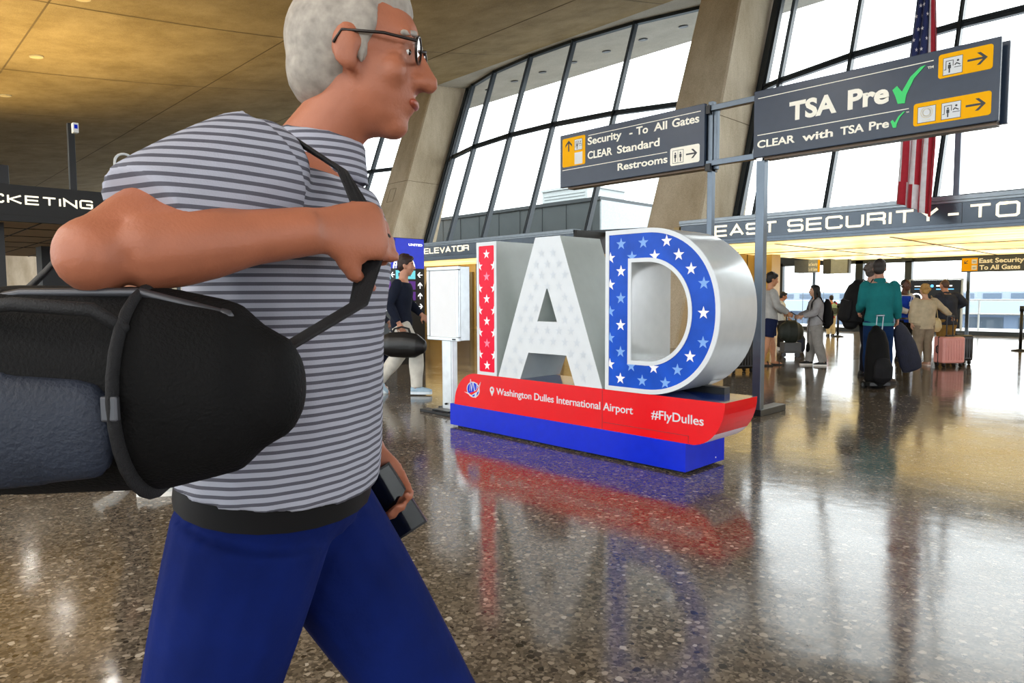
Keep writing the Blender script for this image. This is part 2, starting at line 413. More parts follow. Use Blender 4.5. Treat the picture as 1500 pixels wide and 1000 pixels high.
def wide_text(bm, txt, u0, base, cap, plane, wd=1.25, st=.19, gap=.32, gapword=.75, mi=0, thick=.02, u1=None):
    """Squared wide capitals. wd, st, gap in capital heights; fits to u1 when given."""
    W = []; x = 0
    for ch in txt:
        if ch == ' ': x += gapword; continue
        w = .0 if ch == 'I' else wd * (.7 if ch == '-' else .86 if ch == 'L' else 1.)
        W.append((ch, x, w)); x += w + st + gap
    total = x - gap; ku = (u1 - u0) / total if u1 else cap
    t = st * cap / 2
    for ch, x, w in W:
        for pl in STROKES[ch]:
            P = [Vector((u0 + (x + st/2 + px * w) * ku, base + t + pz * (cap - 2*t))) for px, pz in pl]
            n = len(P); L_ = []; Rr = []
            for i in range(n):
                d0 = (P[i] - P[i-1]).normalized() if i else None; d1 = (P[i+1] - P[i]).normalized() if i < n-1 else None
                d0 = d0 or d1; d1 = d1 or d0; m = (d0 + d1)
                m = m.normalized() if m.length > 1e-6 else d0; nn = Vector((-m.y, m.x)); k = 1 / max(.45, m.dot(d0))
                ext = Vector((0, 0))
                L_.append(P[i] + nn * t * k); Rr.append(P[i] - nn * t * k)
            vs = [plane(p.x, p.y, thick) for p in L_ + Rr] + [plane(p.x, p.y, 0) for p in L_ + Rr]; fs = []
            for i in range(n - 1):
                fs += [(i, n+i, n+i+1, i+1), (i, i+1, 2*n+i+1, 2*n+i), (n+i+1, n+i, 3*n+i, 3*n+i+1)]
            fs += [(n, 0, 2*n, 3*n), (n-1, 2*n-1, 4*n-1, 3*n-1)]
            bm.add(vs, fs, mi)

def words(name, pl, m, parent, rows, bold=.026, thick=.003):
    for tx, u0, u1, base, cap in rows:
        b = B(); text(b, tx, u0, u1, base, cap, pl, bold, mi=0, thick=thick); put(name, b, m, parent)
def P_y(y0): return lambda u, z, o: (u, y0 - o, z)          # a wall that faces -y
def P_x(x0): return lambda u, z, o: (x0 + o, u, z)          # a wall that faces +x
def patch(bm, pl, pts, mi=0, th=.003):
    n = len(pts); vs = [pl(u, z, th) for u, z in pts] + [pl(u, z, 0) for u, z in pts]
    area = sum(pts[i][0]*pts[(i+1) % n][1] - pts[(i+1) % n][0]*pts[i][1] for i in range(n))
    f = tuple(range(n)) if area > 0 else tuple(reversed(range(n)))
    bm.add(vs, [f] + [(i, i+n, (i+1) % n + n, (i+1) % n) for i in range(n)], mi)
def rect(u0, u1, z0, z1): return [(u0, z0), (u1, z0), (u1, z1), (u0, z1)]
def rrect(u0, u1, z0, z1, r, n=5):
    o = []
    for cx, cz, a0 in ((u1-r, z0+r, -PI/2), (u1-r, z1-r, 0), (u0+r, z1-r, PI/2), (u0+r, z0+r, PI)):
        for i in range(n + 1): a = a0 + PI/2 * i / n; o.append((cx + r*math.cos(a), cz + r*math.sin(a)))
    return o
def disc(cu, cz, ru, rz=None, n=28): rz = rz or ru; return [(cu + ru*math.cos(2*PI*i/n), cz + rz*math.sin(2*PI*i/n)) for i in range(n)]
def star_pts(cu, cz, r, ku=1.0):
    return [(cu + ku*(r if i % 2 == 0 else r*.4)*math.sin(PI*i/5), cz + (r if i % 2 == 0 else r*.4)*math.cos(PI*i/5)) for i in range(10)]
def star(bm, pl, cu, cz, r, mi, th=.002, ku=1.0):
    p = star_pts(cu, cz, r, ku); vs = [pl(u, z, th) for u, z in p] + [pl(cu, cz, th)]
    bm.add(vs, [(10, (i+1) % 10, i) for i in range(10)], mi)
def arrow(bm, pl, cu, cz, w, h, ang, mi=0, th=.003):
    """Shaft with a two-stroke head, pointing along +u before it is turned by ang."""
    def q(pts): return [(cu + (x*math.cos(ang) - y*math.sin(ang)), cz + (x*math.sin(ang) + y*math.cos(ang))) for x, y in pts]
    t = h * .17
    patch(bm, pl, q([(-w/2, -t/2), (w/2 - t, -t/2), (w/2 - t, t/2), (-w/2, t/2)]), mi, th)
    for sg in (1, -1):
        patch(bm, pl, q([(w/2, 0), (w/2 - h*.5, sg*h*.5), (w/2 - h*.5 - t*1.5, sg*h*.5), (w/2 - t*1.5, 0)]), mi, th * 1.05)
def stroke(bm, pl, pts, t, mi=0, th=.003):
    for i in range(len(pts) - 1):
        a, b = Vector(pts[i]), Vector(pts[i+1]); d = (b - a).normalized(); n = Vector((-d.y, d.x)) * t / 2; e = d * t / 2
        patch(bm, pl, [tuple(a-n-e), tuple(b-n+e), tuple(b+n+e), tuple(a+n-e)], mi, th)


# ================================================================== THE SETTING
def ceil_z(y): return 7.3 + .0050 * (y + 5) ** 2 if y < 18 else 9.945 + .12 * (y - 18)
X0, X1, YB, YE = -92., 40., -30., 18.0

f_ = B(); f_.box(X0, X1, -34, 15.9, -.3, 0); f_.box(-30, 8, 15.9, 30.0, -.3, 0)
struct('floor', f_, M['floor'])
g_ = B(); g_.box(-400, 300, -300, 400, -6.6, -6.3)
struct('exterior_ground', g_, M['ext'])

# sagging roof slab
rf = B(); n = 44; ys = [YB + (YE - YB) * i / n for i in range(n + 1)]
vs = []; fs = []
for y in ys: vs += [(X0, y, ceil_z(y)), (X1, y, ceil_z(y)), (X1, y, ceil_z(y) + .55), (X0, y, ceil_z(y) + .55)]
for i in range(n):
    a, b = 4*i, 4*i + 4
    fs += [(a, b, b+1, a+1), (a+1, b+1, b+2, a+2), (a+2, b+2, b+3, a+3), (a+3, b+3, b, a)]
fs += [(0, 1, 2, 3), (4*n+3, 4*n+2, 4*n+1, 4*n)]
rf.add(vs, fs)
struct('ceiling', rf, M['ceil'])
ev = B(); za, zb_ = ceil_z(18.001), ceil_z(22.65)
ev.add([(X0, 18, za), (X1, 18, za), (X1, 22.65, zb_), (X0, 22.65, zb_), (X0, 18, za + .55), (X1, 18, za + .55), (X1, 22.65, zb_ + .3), (X0, 22.65, zb_ + .3)],
       [(0, 3, 2, 1), (4, 5, 6, 7), (0, 1, 5, 4), (2, 3, 7, 6), (1, 2, 6, 5), (3, 0, 4, 7)])
struct('ceiling_eave', ev, M['eave'])  # paler than the ceiling slab: sky and ground bounce put into the colour
jo = B()
for x in range(-84, 36, 6):                                          # joints between the roof panels
    for i in range(n):
        y0, y1 = ys[i], ys[i+1]; jo.add([(x - .02, y0, ceil_z(y0) - .006), (x + .02, y0, ceil_z(y0) - .006), (x + .02, y1, ceil_z(y1) - .006), (x - .02, y1, ceil_z(y1) - .006)], [(0, 3, 2, 1)])
for y in (-18.5, -13, -7.5, -2, 3.5, 9, 14.5):
    jo.add([(X0, y - .02, ceil_z(y) - .006), (X1, y - .02, ceil_z(y) - .006), (X1, y + .02, ceil_z(y) - .006), (X0, y + .02, ceil_z(y) - .006)], [(0, 3, 2, 1)])
struct('trim_1', jo, mat('roof_joint', '#6b5838', .9))
w_ = B(); w_.box(X0 - .4, X0, -30, 18, -.3, 12); struct('wall_far', w_, M['col'])

# recessed ceiling lamps
ring_m = mat('lamp_trim', '#c9bb95', .5); dark_lamp = mat('lamp_recess', '#2a2c2e', .4)
k = 0
for y, xs in ((4.0, [-12.4, -17.35, -22.3, -27.2, -32.2]), (20.65, [-11.35 - 1.62 * i for i in range(0, 14)])):
    for x in xs:
        d_ = B(); z = ceil_z(y); sl = .01 * (y + 5) if y < 18 else .12; Mx = Matrix.Translation((x, y, z)) @ Matrix.Rotation(math.atan(sl), 4, 'X')
        r = .16
        d_.cyl((0, 0, -.03), (0, 0, -.004), r, 20, 0); d_.cyl((0, 0, -.036), (0, 0, -.03), r * .8, 20, 1); d_.xform(Mx)
        inside = y < 10
        o = put('recessed_lamp', d_, [ring_m if inside else dark_lamp, mat('lamp_lens', '#d8c48c', .4) if inside else dark_lamp])
        if inside:
            tag(o, 'round pale recessed lamp set in the ochre concrete ceiling indoors', 'ceiling lamp', 'recessed lamps in the hall ceiling')
        else:
            tag(o, 'round dark recessed lamp in the roof overhang outside the tall windows', 'ceiling lamp', 'recessed lamps under the roof overhang')

# leaning concrete columns
COLX = [-64.8, -51.1, -37.4, -23.65, -9.95, 3.75, 17.45]
def lean(z): return .357 * (z - 3.2)
for i, cx in enumerate(COLX):
    b_ = B(); pr = []
    for z, hw, dp in ((0, .85, 2.3), (3.2, .79, 2.25), (9.0, .66, 1.9), (11.2, .62, 1.8)):
        y = 15.45 + lean(z); c = .05
        pr += [(cx - hw + c, y, z), (cx + hw - c, y, z), (cx + hw, y + c, z), (cx + hw, y + dp, z), (cx - hw, y + dp, z), (cx - hw, y + c, z)]
    fs = [tuple(reversed(range(6))), tuple(range(18, 24))]
    for r in range(3):
        for j in range(6): fs.append((6*r + j, 6*r + (j+1) % 6, 6*r + 6 + (j+1) % 6, 6*r + 6 + j))
    b_.add(pr, fs)
    o = struct('concrete_column', b_, M['col'])
    s2 = B()
    for z in (5.9,):
        y = 15.45 + lean(z) - .004; hw = .73
        s2.bar((cx - hw, y, z), (cx + hw, y, z), .012, .012); s2.bar((cx + hw + .004, y, z), (cx + hw + .004, y + 1.9, z), .012, .012)
    z = 5.1; y = 15.45 + lean(z) - .004
    for q in ((cx - .3, cx - .3, z, z + .55), (cx + .12, cx + .12, z, z + .55), (cx - .3, cx + .12, z, z), (cx - .3, cx + .12, z + .55, z + .55)):
        s2.bar((q[0], 15.446 + lean(q[2]), q[2]), (q[1], 15.446 + lean(q[3]), q[3]), .012, .012)
    put('form_joint', s2, mat('joint_line', '#75654e', .9), o)

# curved leaning window bays between the columns
OFF = [.85, 1.5, 3.55, 5.85, 7.9, 10.2, 12.2, 12.85]
BULGE = [1.3, 1.0, .36, .04, .04, .36, 1.0, 1.3]
def gy(z): return 17.2 + .357 * (z - 6.95)
def top_z(e):
    z = 9.5
    for _ in range(30): z = ceil_z(gy(z) + e)
    return z
for wi in range(len(COLX) - 1):
    cx = COLX[wi]; pitch = COLX[wi + 1] - cx; kx = pitch / 13.7
    xs = [cx + o * kx for o in OFF]
    P = lambda i, z: Vector((xs[i], gy(z) + BULGE[i], z))
    zb, zt = 3.12, 6.95; tops = [top_z(e) - .03 for e in BULGE]
    fr = B()
    for i in range(7):
        fr.bar(P(i, zb), P(i+1, zb), .16, .2); fr.bar(P(i, tops[i]), P(i+1, tops[i+1]), .16, .16)
    root = struct('window_%d' % (wi + 1), fr, M['frame'])
    tr = B()
    for i in range(7):
        tr.bar(P(i, zt + .05), P(i+1, zt + .05), .13, .055); tr.bar(P(i, zt - .05), P(i+1, zt - .05), .13, .055)
        tr.bar(P(i, zt) + Vector((0, .02, 0)), P(i+1, zt) + Vector((0, .02, 0)), .06, .1)
    put('transom', tr, M['frame'], root)
    for i in range(8):
        mu = B(); w = .26 if i in (0, 7) else .085
        mu.bar(P(i, zb), P(i, tops[i]), w, .17, (0, 1, 0))
        mu.bar(P(i, zb) - Vector((0, .1, 0)), P(i, tops[i]) - Vector((0, .1, 0)), w * .5, .06, (0, 1, 0))
        put('mullion', mu, M['frame'], root)
    gl = B()
    for i in range(7):
        for a0, a1 in (((zb, zb), (zt, zt)), ((zt, zt), (tops[i], tops[i+1]))):
            gl.add([P(i, a0[0]), P(i+1, a0[1]), P(i+1, a1[1]), P(i, a1[0])], [(0, 1, 2, 3)])
    put('glass', gl, M['glass'], root)
    # storefront under the glazing where no canopy stands
    if wi in (0, 1, 2):
        sw = B(); sw.box(cx + .8, cx + pitch - .8, 16.0, 16.2, 2.6, 3.2); sw.box(cx + .8, cx + pitch - .8, 16.0, 16.2, 0, .2)
        for j in range(8): x = cx + .8 + (pitch - 1.6) * j / 7; sw.box(x - .06, x + .06, 16.0, 16.2, .2, 2.6)
        st = struct('window_%d' % (wi + 11), sw, M['frame'])
        gp = B(); gp.add([(cx + .8, 16.1, .2), (cx + pitch - .8, 16.1, .2), (cx + pitch - .8, 16.1, 2.6), (cx + .8, 16.1, 2.6)], [(0, 1, 2, 3)]); put('glass', gp, M['glass'], st)

# plain glazing on the opposite side of the hall, behind the photographer
bk = B()
for x in range(-91, 41, 4): bk.box(x - .06, x + .06, -29.4, -29.2, 0, 10.2)
for z in (.1, 3.2, 6.9, 10.2): bk.box(X0, X1, -29.4, -29.2, z - .08, z + .08)
struct('window_20', bk, M['frame'])
gb = B(); gb.add([(X0, -29.3, 0), (X1, -29.3, 0), (X1, -29.3, 10.3), (X0, -29.3, 10.3)], [(0, 3, 2, 1)]); struct('window_21', gb, M['glass'])

# ------------------------------------------------------------------ security vestibule (right)
VX0, VX1, VY0, VY1 = -9.6, 3.3, 15.0, 24.8
v_ = B(); v_.box(-9.43, VX1, 15.06, VY1, 2.98, 3.07); struct('vestibule_roof', v_, M['roof'])
v_ = B(); v_.box(-11.6, -9.43, 17.9, VY1, 2.98, 3.07); struct('vestibule_roof', v_, M['roof'])
v_ = B(); v_.box(VX0, VX1, 15.2, VY1, 2.43, 2.47); lumc = struct('ceiling', v_, M['lum'])
sm_ = B()
for x in (-7.1, -4.7, -2.3, .1, 2.5): sm_.box(x - .018, x + .018, 15.2, VY1, 2.415, 2.428)
for y in (18.4, 21.6): sm_.box(VX0, VX1, y - .012, y + .012, 2.415, 2.428)
put('ceiling_seam', sm_, mat('seam_bronze', '#6b5a32', .5), lumc)
v_ = B(); v_.box(-9.75, -9.6, 17.9, 20.2, 0, 2.98); v_.box(-9.75, -9.6, 15.2, 17.9, 0, 2.98)
wl = struct('wall_left', v_, M['tan'])
v_ = B()
for y in (15.8, 16.4, 17.0, 17.6, 18.2, 18.8): v_.box(-9.6, -9.585, y - .012, y + .012, .1, 2.43)
put('panel_seam', v_, mat('seam_dark', '#5a4a26', .5), wl)
v_ = B(); v_.box(-9.6, -9.05, 19.2, 19.75, 0, 2.43)
struct('vestibule_pier', v_, M['tan'])
v_ = B(); v_.box(VX1, VX1 + .2, 15.06, VY1, 0, 3.0); struct('wall_right', v_, M['tan'])
v_ = B(); v_.box(-11.6, VX1, 24.75, 24.95, 2.3, 3.0); v_.box(-11.6, VX1, 24.72, 24.98, 0, .13); bw = struct('window_7', v_, M['frame'])
for x, w in ((-11.3, .1), (-8.6, .24), (-7.1, .2), (-2.6, .2), (.4, .2)):
    v_ = B(); v_.box(x - w/2, x + w/2, 24.75, 24.95, .1, 2.4); put('mullion', v_, M['frame'], bw)
v_ = B(); v_.add([(-11.6, 24.85, .1), (VX1, 24.85, .1), (VX1, 24.85, 2.4), (-11.6, 24.85, 2.4)], [(0, 1, 2, 3)]); put('glass', v_, M['glass'], bw)
v_ = B()                                                              # small square cap on the mullion
v_.box(-7.25, -6.95, 24.55, 24.75, 2.33, 2.43); put('mullion_cap', v_, M['frame'], bw)

def fascia(name, x0, x1, y0, z0, z1, label, txt, tb, tc, side=.35, depth=.3):
    """Long dark fascia sign that faces the hall, trimmed above and below."""
    t = thing(name, label, 'sign', ((x0 + x1) / 2, y0, z0))
    b = B(); b.box(x0, x1, y0, y0 + depth, z0 + .1, z1 - .05); under(put('sign_body', b, M['fascia'], bevel=.004), t)
    b = B(); b.box(x0 - .02, x1 + .02, y0 - .05, y0 + depth, z1 - .05, z1 + .03); b.box(x0 - .02, x1 + .02, y0 - .03, y0 + depth, z1 - .1, z1 - .05)
    under(put('top_trim', b, M['fascia_trim'], bevel=.004), t)
    b = B(); b.box(x0 - .02, x1 + .02, y0 - .04, y0 + depth, z0, z0 + .055); b.box(x0 - .02, x1 + .02, y0 - .015, y0 + depth, z0 + .055, z0 + .12)
    under(put('bottom_trim', b, M['steel'], bevel=.004), t)
    x = x0 + 1.1
    while x < x1: b = B(); b.box(x - .004, x + .004, y0 - .003, y0, z0 + .12, z1 - .1); x += 2.45; under(put('panel_joint', b, M['black']), t)
    for wd_, a0, a1 in txt:
        b = B(); wide_text(b, wd_, a0, tb, tc, P_y(y0), u1=a1, st=.17, wd=1.3, gap=.28, thick=.03); under(put('lettering', b, M['lettering_lit']), t)
    return t
fe = fascia('fascia_sign', -9.43, 3.3, 15.0, 2.47, 3.07, 'long dark fascia sign reading EAST SECURITY - TO above the golden lit ceiling', [('EAST', -8.49, -6.96), ('SECURITY', -6.72, -3.81), ('-', -3.69, -3.44), ('TO', -3.316, -2.55)], 2.645, .27)

# ------------------------------------------------------------------ elevator block (middle)
v_ = B(); v_.box(-24.6, -12.93, 15.06, 17.9, 2.98, 3.08); struct('elevator_roof', v_, M['roof'])
v_ = B(); v_.box(-12.93, -12.8, 15.0, 18.2, 2.5, 3.13); struct('elevator_side_fascia', v_, mat('dark_side_panel', '#2c2b2a', .5))
v_ = B(); v_.box(-24.3, -13.0, 15.2, 17.5, 2.5, 2.54); lu2 = struct('ceiling', v_, M['lum'])
v_ = B(); v_.box(-24.3, -12.95, 17.5, 17.7, 0, 2.98); we = struct('wall_back', v_, M['gold'])
v_ = B(); v_.box(-13.05, -12.8, 15.3, 17.7, 0, 2.5); struct('wall_elevator', v_, M['tan'])
v_ = B()
for x in range(-24, -13): v_.box(x - .012, x + .012, 17.485, 17.5, .1, 2.5)
put('panel_seam', v_, mat('seam_dark', '#5a4a26', .5), we)
for i, x in enumerate((-20.9, -18.6, -16.3)):
    v_ = B(); v_.box(x - .75, x + .75, 17.42, 17.5, 0, 2.2); dr = struct('door_%d' % (i + 1), v_, mat('elevator_frame', '#7b6a45', .3, .5))
    for sx in (-1, 1):
        v_ = B(); v_.box(x + min(0, sx*.6) + .004, x + max(0, sx*.6) - .004, 17.40, 17.42, .02, 2.1); put('door_leaf', v_, mat('elevator_leaf', '#8a8078', .18, .8), dr)
fl = fascia('fascia_sign', -24.6, -12.93, 15.0, 2.53, 3.13, 'dark fascia sign reading ELEVATOR behind the blue kiosk', [('ELEVATOR', -19.95, -17.5)], 2.77, .205)

# ------------------------------------------------------------------ ticketing canopy (far left)
TX = -16.3
v_ = B(); v_.box(-31, TX - .06, -3, 6.4, 3.0, 3.46); struct('canopy_roof', v_, M['black'])
v_ = B(); v_.box(-31, TX - .1, -3, 6.4, 2.82, 2.86); tcn = struct('ceiling', v_, mat('canopy_plaster', '#cdb08a', .6))
v_ = B()
for y in range(-2, 7): v_.box(-31, TX - .1, y - .012, y + .012, 2.805, 2.818)
for x in (-18.6, -20.9, -23.2, -25.5): v_.box(x - .015, x + .015, -3, 6.4, 2.805, 2.818)
put('ceiling_seam', v_, mat('seam_black', '#2c241c', .6), tcn)
tk = thing('fascia_sign', 'black fascia sign reading TICKETING at the far left of the hall', 'sign', (TX, 1.7, 2.75))
b = B(); b.box(TX - .06, TX, -3, 6.4, 2.86, 3.46); b.box(TX - .06, TX + .03, -3, 6.4, 2.75, 2.88); under(put('sign_body', b, mat('ticket_fascia', '#121314', .5, .2), bevel=.004), tk)
b = B(); wide_text(b, 'TICKETING', 1.70, 3.09, .175, P_x(TX), u1=3.78, st=.17, gap=.28, thick=.025); under(put('lettering', b, M['lettering_lit']), tk)
b = B(); b.box(-18.2, -17.4, 1.35, 2.42, 0, 2.82); struct('canopy_pier', b, mat('pier_charcoal', '#25272a', .5))
b = B(); b.box(-25.4, -24.6, 4.3, 5.2, 0, 2.82); struct('canopy_pier', b, mat('pier_charcoal', '#25272a', .5))
cp = thing('camera_post', 'black square post rising from the TICKETING canopy with a small camera at its top', 'post', (TX - .25, 3.5, 3.46))
b = B(); b.box(TX - .33, TX - .2, 3.44, 3.56, 3.46, 4.83); under(put('post', b, M['black'], bevel=.005), cp)
b = B(); b.box(TX - .2, TX - .04, 3.5, 3.6, 4.62, 4.82); under(put('camera_housing', b, M['white_mat'], bevel=.01), cp)
b = B(); b.box(TX - .045, TX - .035, 3.52, 3.58, 4.7, 4.78); under(put('lens', b, M['base_blue']), cp)
b = B(); b.box(TX - .9, TX - .2, 1.6, 2.42, 3.46, 3.85)
tag(put('speaker_box', b, M['black'], bevel=.01), 'black box standing on the TICKETING canopy at the frame edge', 'box')
gn = thing('gooseneck_lamp', 'white gooseneck lamp curving up from the TICKETING canopy', 'lamp', (TX - .2, 4.27, 3.46))
pts = [(TX - .2, 4.27, 3.46), (TX - .2, 4.27, 4.15)] + [(TX - .2, 4.27 + .19 - .19*math.cos(a), 4.15 + .19*math.sin(a)) for a in [PI*i/10 for i in range(1, 11)]] + [(TX - .2, 4.65, 4.0)]
b = B(); b.tube(pts, .028, 10); b.cyl((TX - .2, 4.27, 3.46), (TX - .2, 4.27, 3.49), .08); under(put('neck', b, M['white'], smooth=True), gn)
b = B(); b.tube([(TX - .2, 4.65, 4.04), (TX - .2, 4.65, 3.97), (TX - .2, 4.65, 3.92), (TX - .2, 4.65, 3.88)], [.05, .07, .15, .21], 20, dome=False); under(put('shade', b, M['white'], smooth=True), gn)

# ------------------------------------------------------------------ outside
b = B(); b.box(-75, -25.4, 31.8, 48, -6.3, 6.95); eb = struct('exterior_annex_building', b, M['ext_dark'])
b = B()
for x in range(-74, -25, 2): b.box(x - .02, x + .02, 31.77, 31.8, 0, 6.8)
b.box(-75.1, -25.3, 31.7, 48.1, 6.8, 7.0)
put('cladding_seam', b, mat('seam_metal', '#33393c', .5), eb)
b = B(); b.box(-25.4, -25.3, 31.8, 48, -6.3, 6.8); put('side_cladding_lit', b, M['ext_light'], eb)  # paler colour stands in for the stronger light on this side
b = B(); b.box(-33, -29, 35, 39, 6.95, 8.4); b.box(-33.1, -28.9, 34.9, 39.1, 8.35, 8.5)
for z in (7.4, 7.6, 7.8, 8.0): b.box(-32.8, -29.2, 34.95, 35.0, z, z + .06)
tag(put('rooftop_unit', b, mat('rooftop_grey', '#aeb4b4', .6)), 'pale rooftop air unit on the dark annex outside the window', 'rooftop unit')
cc = thing('concourse_building', 'long pale concourse building far outside the vestibule windows', 'building', (-35, 120, -6.3))
b = B(); b.box(-140, 60, 120, 150, -6.3, -1.6); under(put('wall', b, mat('concourse_wall', '#57677c', .6)), cc)
b = B(); b.box(-140, 60, 118.5, 150, -1.6, .2); under(put('parapet', b, mat('concourse_parapet', '#8f9bab', .6)), cc)
b = B(); b.box(-140, 60, 128, 150, .2, 1.6); under(put('upper_storey', b, mat('concourse_upper', '#8d98a8', .6)), cc)
for i in range(24):
    x = -62 + i * 3.6
    b = B(); b.box(x, x + 2.4, 127.9, 128, .5, 1.3); under(put('window', b, mat('concourse_window', '#5a6878', .3)), cc)
for i in range(14):
    x = -62 + i * 6
    b = B(); b.box(x, x + 4.2, 119.9, 120, -5.6, -2.2); under(put('ground_window', b, mat('concourse_ground', '#36434f', .3)), cc)
for i, x in enumerate((-50, -46.5, -28.5, -25.8)):
    lp = thing('light_mast', 'thin apron light mast outside beyond the vestibule windows', 'light mast', (x, 118, -6.3), 0, 'apron light masts')
    b = B(); b.cyl((x, 118, -6.3), (x, 118, 6.2), .05, 6); under(put('pole', b, M['ext_dark']), lp)
    b = B(); b.box(x - .5, x + .5, 117.9, 118.1, 6.1, 6.4); under(put('lamp_head', b, M['ext_dark']), lp)
rl = thing('guard_rail', 'pale guard rail outside the vestibule window', 'rail', (-4, 29, 0))
b = B()
for z in (.55, 1.05): b.cyl((-9, 29, z), (3, 29, z), .025, 8)
under(put('rail', b, M['white_mat']), rl)
for x in (-9, -6, -3.9, -3.4, 0, 3):
    b = B(); b.cyl((x, 29, 0), (x, 29, 1.05), .03, 8); under(put('post', b, M['white_mat']), rl)

# ================================================================== THE BIG LETTERS
FY = 4.227; LZ0, LZ1 = .549, 1.768; DEP = .52
iad = thing('letter_sign', 'large free-standing IAD letter sign on a red and blue plinth', 'letter sign', (-3.9, FY, 0))
b = B(); b.box(-5.238, -2.597, FY, FY + .55, .02, .228, 0); b.box(-5.18, -2.66, FY + .05, FY + .5, 0, .02, 1)
base = under(put('plinth_base', b, [M['base_blue'], M['black']], bevel=.003), iad)
b = B()
for z in (.06, .2): b.xform(Matrix.Identity(4)); b.ball((-2.596, FY + .42, z), (.003, .006, .006), 8)
put("bolt", b, M["cream"], base)
# hull: rounded at the upper left and the lower right
ol = [(-2.62, .229), (-2.53, .229)]
for i in range(1, 13): a = PI/2 * i / 12; ol.append((-2.55 + .253*math.sin(a), .549 - .32*math.cos(a)))
ol += [(-4.85, .549)]
for i in range(1, 13): a = PI/2 * i / 12; ol.append((-4.85 - .316*math.sin(a), .229 + .32*math.cos(a)))
b = B(); b.prism(ol, FY - .002, FY + .46, 0, 0, 0)
under_m = mat('hull_underside', '#e9d5dc', .4)
hb = b.mesh('plinth_hull')
hull = bpy.data.objects.new('plinth_hull', hb); C.objects.link(hull)
for m in (M['red'], M['navy_top'], under_m): hb.materials.append(m)
for p in hb.polygons:
    if p.normal.z > .95 and p.center.z > .54: p.material_index = 1
    elif p.normal.z < -.6 and p.center.x > -2.6: p.material_index = 2
under(hull, iad)
b = B(); pl = P_y(FY - .002)
patch(b, pl, rect(-3.345, -3.341, .23, .545), 0, .0015)
patch(b, pl, rect(-3.33, -2.572, .285, .289), 0, .002); patch(b, pl, rect(-2.576, -2.572, .235, .289), 0, .002)
put('panel_seam', b, mat('seam_dark_red', '#8e0a12', .4), hull)
b = B()
words('plinth_lettering', pl, M['white'], hull, [('Washington Dulles International Airport', -4.562, -3.05, .383, .06), ('#FlyDulles', -2.885, -2.455, .375, .064)], .008)
b = B()                                                              # location pin
pin = [(-4.621 + .028*math.sin(a), .418 + .03*math.cos(a)) for a in [-2.2 + 4.4*i/16 for i in range(17)]] + [(-4.621, .362)]
patch(b, pl, pin, 0, .003); patch(b, pl, disc(-4.621, .42, .012), 1, .0036)
put('location_pin', b, [M['white'], M['red']], hull)
b = B()                                                              # oval emblem
cx, cz = -4.885, .408
patch(b, pl, disc(cx, cz - .012, .092, .075), 0, .002); patch(b, pl, disc(cx, cz - .012, .082, .066), 1, .003)
for dx, h, w in ((-.035, .085, .016), (0., .06, .03), (.055, .055, .014)):
    patch(b, pl, [(cx + dx - w, cz - .03), (cx + dx + w, cz - .03), (cx + dx + w*.2, cz + h), (cx + dx - w*.2, cz + h)], 0, .004)
    patch(b, pl, [(cx + dx - w*.6, cz - .03), (cx + dx + w*.6, cz - .03), (cx + dx, cz + h*.8)], 1, .0045)
sw = [(cx - .125, cz - .045), (cx - .03, cz - .05), (cx + .05, cz - .01), (cx + .11, cz + .07), (cx + .075, cz - .025), (cx - .02, cz - .075)]
patch(b, pl, sw, 0, .005); patch(b, pl, [(cx - .06, cz - .052), (cx + .045, cz - .018), (cx + .1, cz + .045), (cx + .06, cz - .025), (cx - .02, cz - .066)], 2, .0056)
patch(b, pl, [(cx + .035, cz - .035), (cx + .06, cz - .03), (cx + .04, cz - .085), (cx + .018, cz - .085)], 0, .006)
put('emblem', b, [M['white'], M['base_blue'], M['red']], hull)

def offset(poly, d):
    """Outline moved inwards by d (counter-clockwise input)."""
    n = len(poly); o = []
    for i in range(n):
        p0, p1, p2 = Vector(poly[i-1]), Vector(poly[i]), Vector(poly[(i+1) % n]); a = (p1 - p0).normalized(); c = (p2 - p1).normalized()
        na, nc = Vector((-a.y, a.x)), Vector((-c.y, c.x)); m = (na + nc); m = m / max(.3, m.dot(na))
        o.append(tuple(p1 + m * d))
    return o
# I
I_ = [(-4.818, LZ0), (-4.55, LZ0), (-4.55, LZ1), (-4.818, LZ1)]
b = B(); b.prism(I_, FY, FY + DEP, 0, 1, 1); li = under(put('letter_i', b, [M['white'], M['grey_side']], bevel=.002), iad)
pl = P_y(FY); b = B(); ip = offset(I_, .03); ip = rrect(ip[0][0], ip[1][0], LZ0 + .03, LZ1 - .035, .012); patch(b, pl, ip, 0, .003)
xc = (-4.818 - 4.55) / 2
def inside(p, poly):
    c = False; n = len(poly)
    for i in range(n):
        (x0, y0), (x1, y1) = poly[i], poly[(i+1) % n]
        if (y0 > p[1]) != (y1 > p[1]) and p[0] < (x1 - x0)*(p[1] - y0)/(y1 - y0) + x0: c = not c
    return c
def cut_star(b, pl, cu, cz, r, mi, ok, th=.0015):
    """A star whose points stop at the panel's edge."""
    if not ok((cu, cz)): return
    o = []
    for u, z in star_pts(cu, cz, r):
        lo, hi = 0., 1.
        if not ok((u, z)):
            for _ in range(14):
                m = (lo + hi)/2
                if ok((cu + (u - cu)*m, cz + (z - cz)*m)): lo = m
                else: hi = m
            u, z = cu + (u - cu)*lo, cz + (z - cz)*lo
        o.append((u, z))
    b.add([pl(u, z, th) for u, z in o] + [pl(cu, cz, th)], [(10, (i+1) % 10, i) for i in range(10)], mi)
ok_i = lambda p: inside(p, ip)
for i in range(6): cut_star(b, pl, xc, 1.657 - .2035*i, .046, 2 if i in (1, 4) else 1, ok_i, .0045)
for i in range(-1, 6):
    for sx in (-1, 1): cut_star(b, pl, xc + sx*.098, 1.55 - .2035*i, .046, 1, ok_i, .0045)
